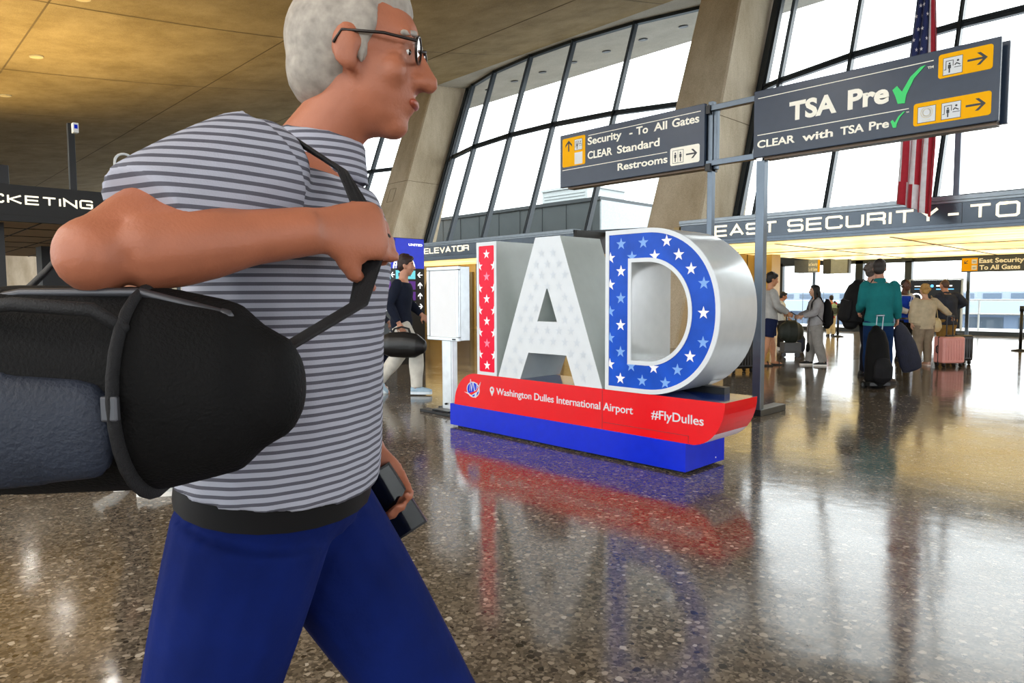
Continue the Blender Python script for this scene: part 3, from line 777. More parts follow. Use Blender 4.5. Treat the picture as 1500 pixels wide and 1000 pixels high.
put('star_panel', b, [M['pink'], M['starwhite'], M['pinkstar']], li)
# the white rim hides the outer halves of the edge stars
b = B(); b.prism(I_, FY - .008, FY, 0, holes=[list(reversed(ip))]); put('rim', b, M['white'], li)
# A
A_ = [(-4.538, LZ0), (-4.257, LZ0), (-4.155, .787), (-3.72, .787), (-3.628, LZ0), (-3.345, LZ0), (-3.79, LZ1), (-4.07, LZ1)]
hole = [(-4.048, 1.06), (-3.822, 1.06), (-3.935, 1.352)]
b = B(); b.prism(A_, FY, FY + DEP, 0, 1, 1, holes=[hole]); la = under(put('letter_a', b, [M['white'], M['grey_side']], bevel=.002), iad)
b = B()
for r in range(13):
    for q in range(-8, 9):
        cx, cz = -3.93 + q*.13 + (r % 2)*.065, .62 + r*.092
        ring = [(cx + .055*math.cos(t), cz + .055*math.sin(t)) for t in (0, 1.05, 2.1, 3.14, 4.2, 5.2)]
        if all(inside(p, A_) and not inside(p, hole) for p in ring): star(b, pl, cx, cz, .042, 0, .002)
put('star_pattern', b, M['stargrey'], la)
# D
def d_curve(cx, cz, rx, rz, e=2.25, n=40):
    o = []
    for i in range(n + 1):
        a = -PI/2 + PI*i/n; ca, sa = math.cos(a), math.sin(a)
        o.append((cx + rx*abs(ca)**(2/e), cz + rz*math.copysign(abs(sa)**(2/e), sa)))
    return o
zc = (LZ0 + LZ1) / 2
D_ = [(-3.312, LZ0)] + d_curve(-2.95, zc, .61, (LZ1 - LZ0)/2, 2.15) + [(-3.312, LZ1)]
Dh = [(-3.07, .79)] + d_curve(-2.94, 1.156, .355, .366, 2.1) + [(-3.07, 1.522)]
b = B(); b.prism(D_, FY, FY + DEP, 0, 1, 1, holes=[Dh]); ld = under(put('letter_d', b, [M['white'], M['d_side']], autosmooth=True), iad)
Di = offset(D_, .034); Dho = offset(Dh, -.03)
b = B(); b.prism(Di, FY - .003, FY, 0, holes=[Dho])
pl = P_y(FY - .003); rnd = random.Random(3)
ok_d = lambda p: inside(p, Di) and not inside(p, Dho)
for k in range(11):
    for j in range(-1, 8):
        cut_star(b, pl, -3.268 + .1*k, (1.562 if k % 2 == 0 else 1.663) - .2035*j, .047, 1 if rnd.random() < .55 else 2, ok_d)
put('star_panel', b, [M['dblue'], M['starwhite'], M['starblue']], ld)
b = B(); b.prism(D_, FY - .010, FY, 0, holes=[list(Di)]); b.prism(Dho, FY - .010, FY, 0, holes=[Dh]); put('rim', b, M['white'], ld)
b = B(); b.box(-3.0, -2.5, FY + .36, FY + .44, .545, .6); under(put('support_block', b, M['black']), iad)

# ================================================================== OVERHEAD SIGNS ON TWO POSTS
SY = 6.815; Z0, Z1 = 2.683, 3.355
gs = thing('post_sign_frame', 'grey steel two-post frame carrying the two overhead signs', 'sign frame', (-3.7, SY + .1, 0))
b = B(); b.box(-3.425, -3.335, SY + .05, SY + .14, 0.06, Z0 - .024, 0); under(put('post', b, M['steel'], bevel=.004), gs)
b = B(); b.box(-3.45, -3.31, SY + .02, SY + .62, 0, .07); under(put('base_plate', b, M['black'], bevel=.006), gs)
b = B(); b.box(-3.99, -3.93, SY + .05, SY + .12, .06, Z1 + .02); b.box(-3.925, -3.885, SY + .06, SY + .12, Z0 - .04, Z1 - .03); under(put('post', b, M['steel'], bevel=.004), gs)
b = B(); b.box(-4.05, -3.88, SY + .02, SY + .62, 0, .07); under(put('base_plate', b, M['black'], bevel=.006), gs)
for z in (Z1 - .09, Z0 - .005):
    b = B(); b.box(-3.995, -3.44, SY + .02, SY + .09, z, z + .06); under(put('rail', b, M['steel'], bevel=.004), gs)
b = B(); b.box(-3.99, -3.93, SY + .0, SY + .16, Z0 - .06, Z0 + .02); b.box(-3.99, -3.94, SY, SY + .16, Z1 - .12, Z1 - .03); under(put('bracket', b, M['black']), gs)

def cabinet(name, x0, x1, label, back_shift):
    t = thing(name, label, 'sign', ((x0 + x1)/2, SY, Z0))
    b = B(); b.box(x0, x1, SY, SY + .05, Z0, Z1, 0); f = under(put('front_panel', b, M['sign'], bevel=.006), t)
    b = B(); b.box(x0 + back_shift, x1 + back_shift, SY + .16, SY + .21, Z0, Z1); under(put('back_panel', b, M['sign'], bevel=.006), t)
    b = B(); b.box(x0 + .06, x1 - .06, SY + .05, SY + .16, Z0 + .02, Z1 - .02); under(put('sign_core', b, M['black']), t)
    b = B(); b.box(x0 + .1, x1 - .02, SY + .045, SY + .17, Z0 - .022, Z0 + .01); under(put('lower_channel', b, mat('channel_bronze', '#5a4a3c', .4, .5)), t)
    return t, f
pl = P_y(SY - .0005)
def person_icon(b, u, z, h, mi):
    patch(b, pl, disc(u, z + h*.9, h*.09), mi, .006)
    patch(b, pl, [(u - h*.13, z + h*.42), (u - h*.06, z + h*.42), (u - h*.06, z), (u + h*.06, z), (u + h*.06, z + h*.42), (u + h*.13, z + h*.42), (u + h*.13, z + h*.78), (u - h*.13, z + h*.78)], mi, .006)
def screening_icon(b, u0, u1, z0, z1, white, dark):
    patch(b, pl, rect(u0, u1, z0, z1), dark, .004); patch(b, pl, rect(u0 + .004, u1 - .004, z0 + .004, z1 - .004), white, .005)
    w = u1 - u0; h = z1 - z0; t = w * .035
    stroke(b, pl, [(u0 + w*.08, z0 + h*.32), (u0 + w*.16, z0 + h*.32), (u0 + w*.16, z0 + h*.8), (u0 + w*.52, z0 + h*.8), (u0 + w*.52, z0 + h*.5)], t, dark, .006)
    person_icon(b, u0 + w*.34, z0 + h*.12, h*.58, dark)
    stroke(b, pl, [(u0 + w*.6, z0 + h*.38), (u0 + w*.92, z0 + h*.38)], t, dark, .006)
    stroke(b, pl, [(u0 + w*.62, z0 + h*.52), (u0 + w*.7, z0 + h*.6), (u0 + w*.86, z0 + h*.5)], t*1.6, dark, .006); patch(b, pl, disc(u0 + w*.76, z0 + h*.74, w*.06), dark, .006)
def check(b, u0, z0, u1, z1, mi):
    w, h = u1 - u0, z1 - z0
    P2 = [(0, .46), (.14, .56), (.3, .36), (.55, .75), (.85, .98), (1, 1), (.66, .68), (.44, .25), (.4, .0), (.18, .02), (.1, .25)]
    patch(b, pl, [(u0 + x*w, z0 + y*h) for x, y in P2], mi, .007)
# right-hand sign
ts, tf = cabinet('overhead_sign', -3.437, -1.33, 'slate overhead sign reading TSA Pre with a green check mark', .03)
words('sign_lettering', pl, M['cream'], tf, [('TSA', -3.063, -2.61, 3.0, .173), ('Pre', -2.51, -2.155, 3.0, .172)], .038, .004)
words('sign_lettering', pl, M['cream'], tf, [('CLEAR', -3.391, -3.002, 2.778, .073), ('with', -2.929, -2.637, 2.775, .073), ('TSA', -2.57, -2.36, 2.774, .073), ('Pre', -2.317, -2.149, 2.774, .073), ('TM', -1.856, -1.81, 3.214, .02), ('TM', -2.012, -1.99, 2.873, .009)])
b = B(); patch(b, pl, rect(-3.391, -1.811, 3.273, 3.280), 0); patch(b, pl, rect(-3.391, -1.992, 2.903, 2.910), 0); put('rule_line', b, M['cream'], tf)
b = B(); check(b, -2.128, 2.958, -1.87, 3.25, 0); check(b, -2.136, 2.758, -2.018, 2.888, 0); put('check_mark', b, M['green'], tf)
for z0_, z1_, u0_, clear in ((3.109, 3.309, -1.773, False), (2.741, 2.935, -1.953, True)):
    b = B(); patch(b, pl, rrect(u0_, -1.382, z0_, z1_, .022), 0, .003)
    iu = -1.739
    screening_icon(b, iu, iu + .145, z0_ + .018, z1_ - .036, 1, 2)
    if clear:
        patch(b, pl, rect(-1.921, -1.78, z0_ + .02, z1_ - .035), 2, .004); patch(b, pl, rect(-1.917, -1.784, z0_ + .024, z1_ - .039), 1, .005)
        for rr_ in (.03, .045):
            stroke(b, pl, disc(-1.85, z0_ + .105, rr_, None, 16) + [disc(-1.85, z0_ + .105, rr_, None, 16)[0]], .006, 3, .006)
        text(b, 'CLEAR', -1.885, -1.815, z0_ + .032, .012, pl, .01, mi=3, thick=.006)
    arrow(b, pl, -1.49, (z0_ + z1_)/2 + .002, .142, .1, 0, 2, .004)
    put('direction_panel', b, [M['yellow'], M['white_mat'], mat('icon_dark', '#2b2f36', .5), mat('icon_pale_gold', '#e3d9b4', .5)], tf)
# left-hand sign
ss, sf = cabinet('overhead_sign', -6.107, -4.0, 'slate overhead sign reading Security - To All Gates and Restrooms', .03)
words('sign_lettering', pl, M['cream'], sf, [('Security', -5.64, -5.115, 3.166, .089), ('-', -5.0, -4.955, 3.166, .089), ('To', -4.9, -4.735, 3.166, .089), ('All', -4.655, -4.475, 3.166, .089), ('Gates', -4.41, -4.066, 3.166, .089),
    ('CLEAR', -5.64, -5.255, 2.991, .09), ('Standard', -5.18, -4.574, 2.991, .09), ('Restrooms', -5.171, -4.466, 2.786, .083)], .022)
b = B(); patch(b, pl, rect(-5.629, -4.048, 3.276, 3.283), 0); patch(b, pl, rect(-6.062, -4.473, 2.898, 2.905), 0); put('rule_line', b, M['cream'], sf)
b = B(); patch(b, pl, rrect(-6.062, -5.68, 2.938, 3.302, .022), 0, .003); arrow(b, pl, -5.955, 3.2, .14, .11, PI/2, 2, .004)
screening_icon(b, -5.856, -5.725, 3.127, 3.266, 1, 2); patch(b, pl, rect(-5.855, -5.725, 2.953, 3.1), 1, .004)
put('direction_panel', b, [M['yellow'], M['white_mat'], mat('icon_dark', '#2b2f36', .5)], sf)
b = B(); patch(b, pl, rrect(-4.43, -4.056, 2.737, 2.934, .022), 0, .003)
patch(b, pl, rect(-4.399, -4.257, 2.759, 2.904), 1, .004); patch(b, pl, rect(-4.394, -4.262, 2.764, 2.899), 0, .005); patch(b, pl, rect(-4.3295, -4.3265, 2.764, 2.899), 1, .006)
person_icon(b, -4.362, 2.775, .105, 1); person_icon(b, -4.295, 2.775, .105, 1); arrow(b, pl, -4.155, 2.838, .14, .1, 0, 1, .004)
put('restroom_panel', b, [M['cream'], mat('icon_dark', '#2b2f36', .5)], sf)

# ================================================================== BLANK POSTER STAND
bs = thing('poster_stand', 'aluminium poster stand with a blank white panel beside the letters', 'poster stand', (-5.85, 4.7, 0))
px0, px1, pz0, pz1, py = -6.122, -5.585, .802, 1.59, 4.64
b = B(); b.box(px0, px1, py + .02, py + .15, pz0, pz1); under(put('case', b, mat('brushed_aluminium', '#b9c0c3', .3, .8), bevel=.004), bs)
b = B(); fr_ = .036
b.box(px0 - .004, px1 + .004, py - .012, py + .02, pz0 - .004, pz0 + fr_); b.box(px0 - .004, px1 + .004, py - .012, py + .02, pz1 - fr_, pz1 + .004)
b.box(px0 - .004, px0 + fr_, py - .012, py + .02, pz0 + fr_, pz1 - fr_); b.box(px1 - fr_, px1 + .004, py - .012, py + .02, pz0 + fr_, pz1 - fr_)
under(put('snap_frame', b, mat('silver_frame', '#c6ccd0', .28, .7), bevel=.006), bs)
b = B(); b.box(px0 + fr_ - .004, px1 - fr_ + .004, py + .004, py + .018, pz0 + fr_ - .004, pz1 - fr_ + .004); under(put('poster', b, mat('poster_white', '#eef1f6', .35, var=.015)), bs)
b = B(); b.box(px1 - .1, px1 - .045, py - .016, py - .008, pz0 + .008, pz0 + .022); under(put('maker_plate', b, M['black']), bs)
b = B(); b.box(-5.945, -5.79, py + .05, py + .12, .04, pz0 + .03); b.box(-5.785, -5.76, py + .05, py + .12, .04, pz0 + .03); under(put('post', b, mat('post_aluminium', '#c9ced2', .3, .6), bevel=.008), bs)
b = B(); b.tube([(-5.87, py + .045, .1), (-5.87, py + .03, .1)], .012, 10, dome=False); under(put('lock_screw', b, M['black']), bs)
b = B(); b.box(-6.16, -5.62, py - .1, py + .02, 0, .03); b.box(-6.16, -5.62, py + .16, py + .28, 0, .03); b.box(-5.99, -5.7, py - .06, py + .25, .03, .045); under(put('foot_plate', b, M['black'], bevel=.004), bs)

# ================================================================== AIRLINE KIOSK
kx0, kx1, ky0, ky1, kz = -11.16, -10.69, 7.36, 8.03, 2.365
ks = thing('wayfinding_kiosk', 'tall black and blue wayfinding kiosk reading UNITED behind the man with the bag', 'kiosk', (-10.92, 7.7, 0))
b = B(); b.box(kx0, kx1, ky0, ky1, 0, kz); kb = under(put('kiosk_body', b, mat('kiosk_black', '#0c0d10', .3), bevel=.004), ks)
KB = emit('kiosk_blue', '#1f2fae', .55); KC = emit('tile_cyan', '#6fd0dd', .45); KP = emit('tile_purple', '#55217e', .4); KG = emit('tile_grey', '#c9cdd4', .35); KW = emit('kiosk_white', '#ffffff', .75)
mk = mat('icon_dark', '#2b2f36', .5)
def kiosk_face(pl, u0, u1):
    w = u1 - u0
    b = B(); patch(b, pl, rect(u0 + .008, u1 - .008, 1.80, kz - .01), 0, .002)
    text(b, 'UNITED', u0 + w*.46, u0 + w*.94, 2.225, .042, pl, .03, mi=1, thick=.004)
    gc = (u0 + w*.3, 1.80); gr = w*.36
    for k in range(-3, 4):                                           # globe: meridians and parallels
        a = k/3.6; stroke(b, pl, [(gc[0] + gr*math.sin(a*PI/2)*math.cos(t), gc[1] + gr*math.sin(t)) for t in [.02 + (PI/2 - .02)*i/8 for i in range(9)]], w*.022, 1, .004)
    for k in range(1, 5):
        z = k/4.6; r2 = math.sqrt(1 - z*z); stroke(b, pl, [(gc[0] - gr*r2, gc[1] + gr*z - .0), (gc[0], gc[1] + gr*z + gr*.05), (gc[0] + gr*r2, gc[1] + gr*z)], w*.022, 1, .004)
    stroke(b, pl, [(gc[0] + gr*math.cos(t), gc[1] + gr*math.sin(t)) for t in [PI*i/16 for i in range(17)]], w*.025, 1, .004)
    put('blue_panel', b, [KB, KW], kb)
    rows = [(1.60, 1.76, KC, '', mk), (1.40, 1.56, KP, '', KW), (1.20, 1.36, KP, '', KW), (1.0, 1.16, KG, '', mk)]
    for i, (z0, z1, m, tx, tm) in enumerate(rows):
        b = B(); patch(b, pl, rect(u0 + .01, u0 + w*.68, z0, z1), 0, .002); zc_ = (z0 + z1)/2
        patch(b, pl, rrect(u0 + w*.1, u0 + w*.2, zc_ - .035, zc_ + .035, .008), 1, .004)
        for q in (0, 1): patch(b, pl, rect(u0 + w*.3, u0 + w*(.52 - .1*q*(i % 2)), zc_ + .008 - q*.035, zc_ + .022 - q*.035), 1, .004)
        put('direction_tile', b, [m, tm], kb)
    b = B()
    for i, an in enumerate((PI, PI/2, PI/2, 0)): arrow(b, pl, u0 + w*.84, 1.68 - .2*i, .12, .10, an, 0, .003)
    put('arrow', b, KW, kb)
kiosk_face(P_x(kx1 + .0005), ky0, ky1)
kiosk_face(P_y(ky0 - .0005), kx0, kx1)

# ================================================================== SIGNS AND BOARDS IN THE VESTIBULE
t = thing('hanging_sign', 'small dark sign reading East Security To All Gates at the right edge', 'sign', (-4.3, 22.0, 1.86))
b = B(); b.box(-5.0, -3.2, 22.0, 22.12, 1.86, 2.27); f1 = under(put('sign_body', b, mat('small_sign_dark', '#3c3f3e', .4), bevel=.004), t)
pl2 = P_y(22.0 - .0005); b = B(); patch(b, pl2, rect(-4.985, -4.62, 1.89, 2.24), 0, .003); arrow(b, pl2, -4.89, 2.13, .12, .1, PI*1.25, 1, .004)
for z in (2.08, 1.92): patch(b, pl2, rect(-4.76, -4.64, z, z + .12), 2, .004); patch(b, pl2, rect(-4.735, -4.665, z + .045, z + .06), 1, .005)
put('direction_panel', b, [M['yellow'], mk, M['white_mat']], f1)
b = B(); text(b, 'East Security', -4.59, -3.6, 2.1, .12, pl2, .03); text(b, 'To All Gates', -4.58, -3.68, 1.92, .12, pl2, .03); put('sign_lettering', b, M['cream'], f1)
b = B(); b.box(-4.87, -4.79, 22.02, 22.1, 0, 1.86); under(put('post', b, M['steel']), t); b = B(); b.box(-4.95, -4.71, 21.95, 22.2, 0, .03); under(put('base_plate', b, M['black']), t)
t = thing('hanging_sign', 'small grey sign reading To All Gates beside the tan pier', 'sign', (-8.4, 22.6, 1.95))
sc_ = (22.6 / 20.0)
b = B(); b.box(-9.88, -9.42, 22.6, 23.1, 1.98, 2.40); b.box(-9.42, -9.1, 22.62, 22.72, 1.98, 2.40); under(put('sign_body', b, mat('small_sign_grey', '#6d7276', .4), bevel=.004), t)
b = B(); pl2 = P_y(22.61); b.box(-9.46, -9.05, 22.61, 22.62, 1.99, 2.39, 1); patch(b, P_y(22.608), rect(-9.12, -9.05, 1.99, 2.39), 2, .003)
text(b, 'East Security', -9.44, -9.13, 2.2, .1, P_y(22.608), .03); text(b, 'To All Gates', -9.44, -9.13, 2.04, .1, P_y(22.608), .03); under(put('sign_face', b, [M['cream'], M['ext_light'], M['yellow']]), t)
b = B(); b.box(-9.3, -9.22, 22.66, 22.72, 0, 1.98); under(put('post', b, M['steel']), t)
b = B(); b.box(-8.95, -8.72, 22.6, 22.95, 1.93, 2.40, 0); b.box(-8.72, -8.2, 22.62, 22.7, 1.93, 2.37, 1); b.box(-8.2, -8.16, 22.6, 22.8, 1.93, 2.37, 0)
tag(put('hanging_box', b, [mat('small_sign_dark', '#3c3f3e', .4), M['ext_light']], bevel=.004), 'small pale grey lit box hanging behind the girl with the backpack', 'sign box')
t = thing('display_board', 'black flight information board behind the assistant in the blue vest', 'display', (-5.3, 21.0, 0))
b = B(); b.box(-5.95, -4.76, 21.0, 21.12, .35, 1.64); db = under(put('screen', b, mat('board_black', '#07080b', .3, spec=.2), bevel=.004), t)
b = B(); b.box(-4.755, -4.73, 20.98, 21.14, .3, 1.66); b.box(-5.98, -5.955, 20.98, 21.14, .3, 1.66); b.box(-5.98, -4.73, 20.98, 21.14, 1.645, 1.67); under(put('frame', b, M['ext_light']), t)
b = B(); pl2 = P_y(20.9995); CB = emit('screen_cyan', '#5ab2ff', .8); SW_ = emit('screen_white', '#f5f8ff', .8)
patch(b, pl2, rect(-5.85, -5.55, 1.47, 1.49), 1); patch(b, pl2, rect(-5.33, -5.15, 1.47, 1.505), 1); patch(b, pl2, rect(-5.12, -4.96, 1.47, 1.505), 1); patch(b, pl2, rect(-5.33, -4.92, 1.385, 1.41), 0)
patch(b, pl2, disc(-5.43, 1.485, .04), 0); patch(b, pl2, rect(-5.85, -5.5, 1.40, 1.415), 0); stroke(b, pl2, disc(-5.8, 1.15, .13, None, 20) + [disc(-5.8, 1.15, .13)[0]], .03, 1); stroke(b, pl2, disc(-5.15, 1.1, .16, .1, 20), .025, 1)
put('screen_text', b, [CB, SW_], db)
b = B(); b.box(-5.8, -5.7, 20.98, 21.14, 0, .35); b.box(-5.0, -4.9, 20.98, 21.14, 0, .35); under(put('leg', b, M['black']), t)

# ================================================================== FLAG
fg = thing('national_flag', 'American flag hanging in folds behind the overhead sign', 'flag', (-3.75, 14.2, 7.2))
b = B(); nu, nv = 60, 70; vs = []; col = []
ztop, zbot = 7.1, 2.98
for j in range(nv + 1):
    v = j / nv; z = ztop + (zbot - ztop) * v
    wl_ = .16 + .2 * min(1, v*1.6); wr_ = .13 + .22 * min(1, v*1.4) - .1 * max(0, v - .6)
    cx = -3.90 - .10 * v
    for i in range(nu + 1):
        u = i / nu; s_ = u*2 - 1
        x = cx + (wl_ if s_ < 0 else wr_) * s_ * .92
        ph = u * PI * 7 + v*1.2
        y = 14.2 + math.sin(ph) * .075 * (.5 + .5*v) + .02*math.sin(v*9 + u*5)
        zz = z - (.32 * u * v * v) + .12*(1-u)*v*v*0
        vs.append((x + .03*math.cos(ph)*(.4 + v), y, zz))
fs = []; ms = []
for j in range(nv):
    for i in range(nu):
        a = j*(nu+1) + i; fs.append((a, a + nu + 1, a + nu + 2, a + 1))
        u = (i + .5)/nu; v = (j + .5)/nv
        blue = v < .46 and u < .62 + .1*math.sin(v*8)
        if v > .9 and u < .62: k_ = int(v*60) // 1; ms.append(1 if int((u*9)) % 2 == 0 else 0)
        else: ms.append(2 if blue else (0 if int(u*13) % 2 == 0 else 1))
b.v = vs; b.f = fs; b.m = ms
fb = under(put('cloth', b, [mat('flag_red', '#b8102c', .7, sheen=.3), mat('flag_white', '#efeaf0', .7, sheen=.3), mat('flag_blue', '#1b2a66', .7, sheen=.3)], smooth=True), fg)
md = fb.modifiers.new('t', 'SOLIDIFY'); md.thickness = .006
for r in range(9):
    for q in range(5):
        b = B(); u = .08 + q*.115 + (r % 2)*.05; v = .03 + r*.046; i = int(u*nu); j = int(v*nv); p = Vector(vs[j*(nu+1) + i]); p2 = Vector(vs[j*(nu+1) + i + 1])
        d_ = (p2 - p); d_.z = 0
        if d_.x < .002: continue
        d_.normalize(); nn = Vector((d_.y, -d_.x, 0))
        sp = star_pts(0, 0, .042); c0 = p + nn*.012
        b.add([c0 + d_*x*.8 + Vector((0, 0, z)) for x, z in sp] + [c0 + nn*.002], [(10, (k+1) % 10, k) for k in range(10)]); put('star', b, mat('flag_white', '#efeaf0', .7), fb)
b = B(); b.cyl((-3.9, 14.2, 7.05), (-3.9, 14.2, ceil_z(14.2)), .008, 8); b.cyl((-4.12, 14.2, 7.1), (-3.68, 14.2, 7.1), .015, 8); under(put('hanger', b, M['steel']), fg)
b = B(); b.box(-3.6, -3.5, 15.03, 15.13, 3.07, 4.62)
tag(put('roof_post', b, M['steel'], bevel=.004), 'thin grey post on the vestibule roof beside the hanging flag', 'post')

# ================================================================== PEOPLE
# A figure is laid out in its own frame: x forward, y to its left, z up, for a 1.78 m adult.
def lerp(a, b, t): return a + (b - a) * t
STAND = dict(hip=(0, 0, .93), neck=(-.01, 0, 1.475), head=(.025, 0, 1.655), headyaw=0., headpitch=0.,
             sR=(-.01, -.185, 1.42), eR=(-.03, -.235, 1.14), wR=(.05, -.235, .90), sL=(-.01, .185, 1.42), eL=(-.03, .235, 1.14), wL=(.05, .235, .90),
             kR=(.02, -.10, .50), aR=(-.02, -.105, .085), kL=(.02, .10, .50), aL=(-.02, .105, .085), tR=0., tL=0., pR=0., pL=0.,
             curlR=.55, curlL=.55, palmR=(0, 1, 0), palmL=(0, -1, 0), width=1.0, belly=0.)
TORSO = [(0.0, .105, .155), (.10, .118, .172), (.22, .108, .158), (.36, .105, .152), (.55, .118, .168), (.74, .122, .182), (.86, .108, .178), (.95, .075, .13), (1.0, .055, .075)]
def torso(b, p, infl, lo=0.0, hi=1.0, flare=0.):
    hip, nk = Vector(p['hip']), Vector(p['neck']); base = hip + Vector((0, 0, -.05)); top = nk
    pts = []; rad = []
    def at_(f):
        for a, c in zip(TORSO, TORSO[1:]):
            if a[0] <= f <= c[0]: t = (f - a[0]) / (c[0] - a[0]); return (f, lerp(a[1], c[1], t), lerp(a[2], c[2], t))
    rows = [r for r in TORSO if lo < r[0] < hi]
    rows = ([at_(lo)] if lo >= 0 else [TORSO[0]]) + rows + [at_(hi)]
    if lo < 0: rows = [(lo, TORSO[0][1] * 1.02, TORSO[0][2] * 1.02)] + rows
    for f, rx, ry in rows:
        q = base.lerp(top, f); bow = Vector((.03, 0, 0)) * math.sin(max(0, f) * PI) * -.6
        bel = p['belly'] * math.exp(-((f - .3) / .22) ** 2)
        w = p['width']
        pts.append(q + bow + Vector((bel * .5, 0, 0))); fl = flare * max(0, .35 - f)
        rad.append((ry * w + infl + bel * .6 + fl, rx * (w * .5 + .5) + infl + bel * .7 + fl))
    b.tube(pts, rad, 20, ref=(1, 0, 0), dome=False)
def limb(b, a, m, c, ra, rm, rc, n=12, frac=1.0):
    a, m, c = Vector(a), Vector(m), Vector(c); P = []; R = []
    L1, L2 = (m - a).length, (c - m).length; tot = L1 + L2; stop = tot * frac
    for i in range(6): P.append(a.lerp(m, i / 5)); R.append(lerp(ra, rm, i/5) + .006 * math.sin(PI * i/5))
    P2 = [m.lerp(c, i / 6) for i in range(1, 7)]; R2 = [lerp(rm, rc, i/6) + .010 * math.sin(PI * min(1, i/4)) for i in range(1, 7)]
    P += P2; R += R2; o = []; orr = []; acc = 0
    for i in range(len(P)):
        if i: acc += (P[i] - P[i-1]).length
        if acc <= stop + 1e-6: o.append(P[i]); orr.append(R[i])
        else:
            d = (P[i] - P[i-1]).length; k = 1 - (acc - stop) / d; o.append(P[i-1].lerp(P[i], k)); orr.append(lerp(R[i-1], R[i], k)); break
    b.tube(o, orr, n, dome=False)
    if frac * tot > L1: b.ball(m, rm * 1.03, 14)
def hand(b, w, d, palm, curl, s=1.0, mirror=1):
    """Palm with four bent fingers and a thumb leaving the side of the palm. w wrist, d pointing direction, palm the way the palm faces."""
    w, d = Vector(w), Vector(d).normalized(); n = Vector(palm); n = (n - d * n.dot(d)).normalized(); sd = d.cross(n) * mirror
    b.tube([w - d*.02, w + d*.02, w + d*.05, w + d*.085], [(.026*s, .019*s), (.032*s, .018*s), (.040*s, .016*s), (.040*s, .013*s)], 12, ref=tuple(n))
    for k, (off, L) in enumerate(((-.031, .92), (-.0105, 1.0), (.0105, .94), (.031, .75))):
        p = w + d*.088*s + sd*off*s; ang = curl * (.55 + .08*k); pts = [p - d*.02]; q = Vector(p)
        for seg in (.042, .027, .022):
            v = d*math.cos(ang) + n*math.sin(ang); q = q + v*seg*L*s; pts.append(q); ang += curl * .95
        b.tube(pts, [.0092*s, .0092*s, .0083*s, .0070*s], 8)
    p = w + d*.025*s - sd*.026*s; v1 = (d*.62 - sd*.7 + n*.35).normalized(); v2 = (d*.85 - sd*.25 + n*(.3 + curl*.35)).normalized()
    b.tube([p - v1*.01, p + v1*.04*s, p + v1*.04*s + v2*.033*s, p + v1*.04*s + v2*.058*s], [.012*s, .0115*s, .0095*s, .008*s], 8)
def head_rot(p): return Matrix.Rotation(p['headyaw'], 3, 'Z') @ Matrix.Rotation(p['headpitch'], 3, 'Y')
def head(b, p):
    c = Vector(p['head']); R = head_rot(p); q = lambda x, y, z: c + R @ Vector((x, y, z))
    b.ball(q(-.012, 0, .03), (.096, .077, .098), 24, rot=R); b.ball(q(.022, 0, -.035), (.070, .062, .085), 20, rot=R)
    b.ball(q(.058, 0, -.098), (.028, .030, .022), 12, rot=R); b.ball(q(.045, 0, .035), (.046, .06, .05), 16, rot=R)
    b.ball(q(.03, 0, -.08), (.055, .05, .03), 14, rot=R)
    b.tube([q(.086, 0, .022), q(.100, 0, -.006), q(.112, 0, -.028)], [.010, .013, .016], 10)
    for sy in (1, -1):
        b.ball(q(.096, .012*sy, -.030), (.012, .010, .009), 10, rot=R)
        b.ball(q(-.004, .079*sy, -.006), (.022, .010, .034), 12, rot=R); b.ball(q(.004, .077*sy, -.030), (.012, .009, .014), 8, rot=R)
        b.ball(q(.076, .032*sy, .034), (.014, .024, .007), 10, rot=R); b.tube([q(.078, .013*sy, .017), q(.083, .028*sy, .0215), q(.072, .047*sy, .014)], .0052, 8); b.tube([q(.078, .013*sy, .004), q(.081, .028*sy, -.002), q(.070, .046*sy, .005)], .005, 8)
        b.ball(q(.060, .042*sy, -.025), (.024, .022, .024), 10, rot=R)
    b.ball(q(.086, 0, -.058), (.011, .026, .0065), 10, rot=R); b.ball(q(.083, 0, -.070), (.011, .022, .007), 10, rot=R)
    nk = Vector(p['neck']); b.tube([nk + Vector((-.005, 0, -.06)), nk + Vector((.0, 0, .02)), q(-.015, 0, -.075), q(-.012, 0, -.02)], [.078, .060, .055, .056], 16, dome=False)
def figure(p, fine=1.0):
    b = B(); torso(b, p, 0); head(b, p); hip = Vector(p['hip']); w = p['width']
    for sd, s in (('R', -1), ('L', 1)):
        limb(b, p['s'+sd], p['e'+sd], p['w'+sd], .050*w, .041, .030)
        b.ball(p['s'+sd], .058*w, 14)
        d = Vector(p['w'+sd]) - Vector(p['e'+sd]); hd = p.get('hand'+sd)
        hand(b, p['w'+sd], hd if hd else d, p['palm'+sd], p['curl'+sd], 1.0, -s)
        h = hip + Vector((0, s*.09*w, -.03)); limb(b, h, p['k'+sd], p['a'+sd], .088*w, .056, .038, 14)
        a = Vector(p['a'+sd]); t = p['t'+sd]; f = Vector((math.cos(t), math.sin(t), 0)); pt = p['p'+sd]; f = f*math.cos(pt) + Vector((0, 0, -math.sin(pt)))
        b.tube([a + Vector((0, 0, .05)), a + Vector((0, 0, -.03)) - f*.02, a + Vector((0, 0, -.045)) + f*.07, a + Vector((0, 0, -.06)) + f*.15], [.036, .036, .036, .022], 12)
    return b
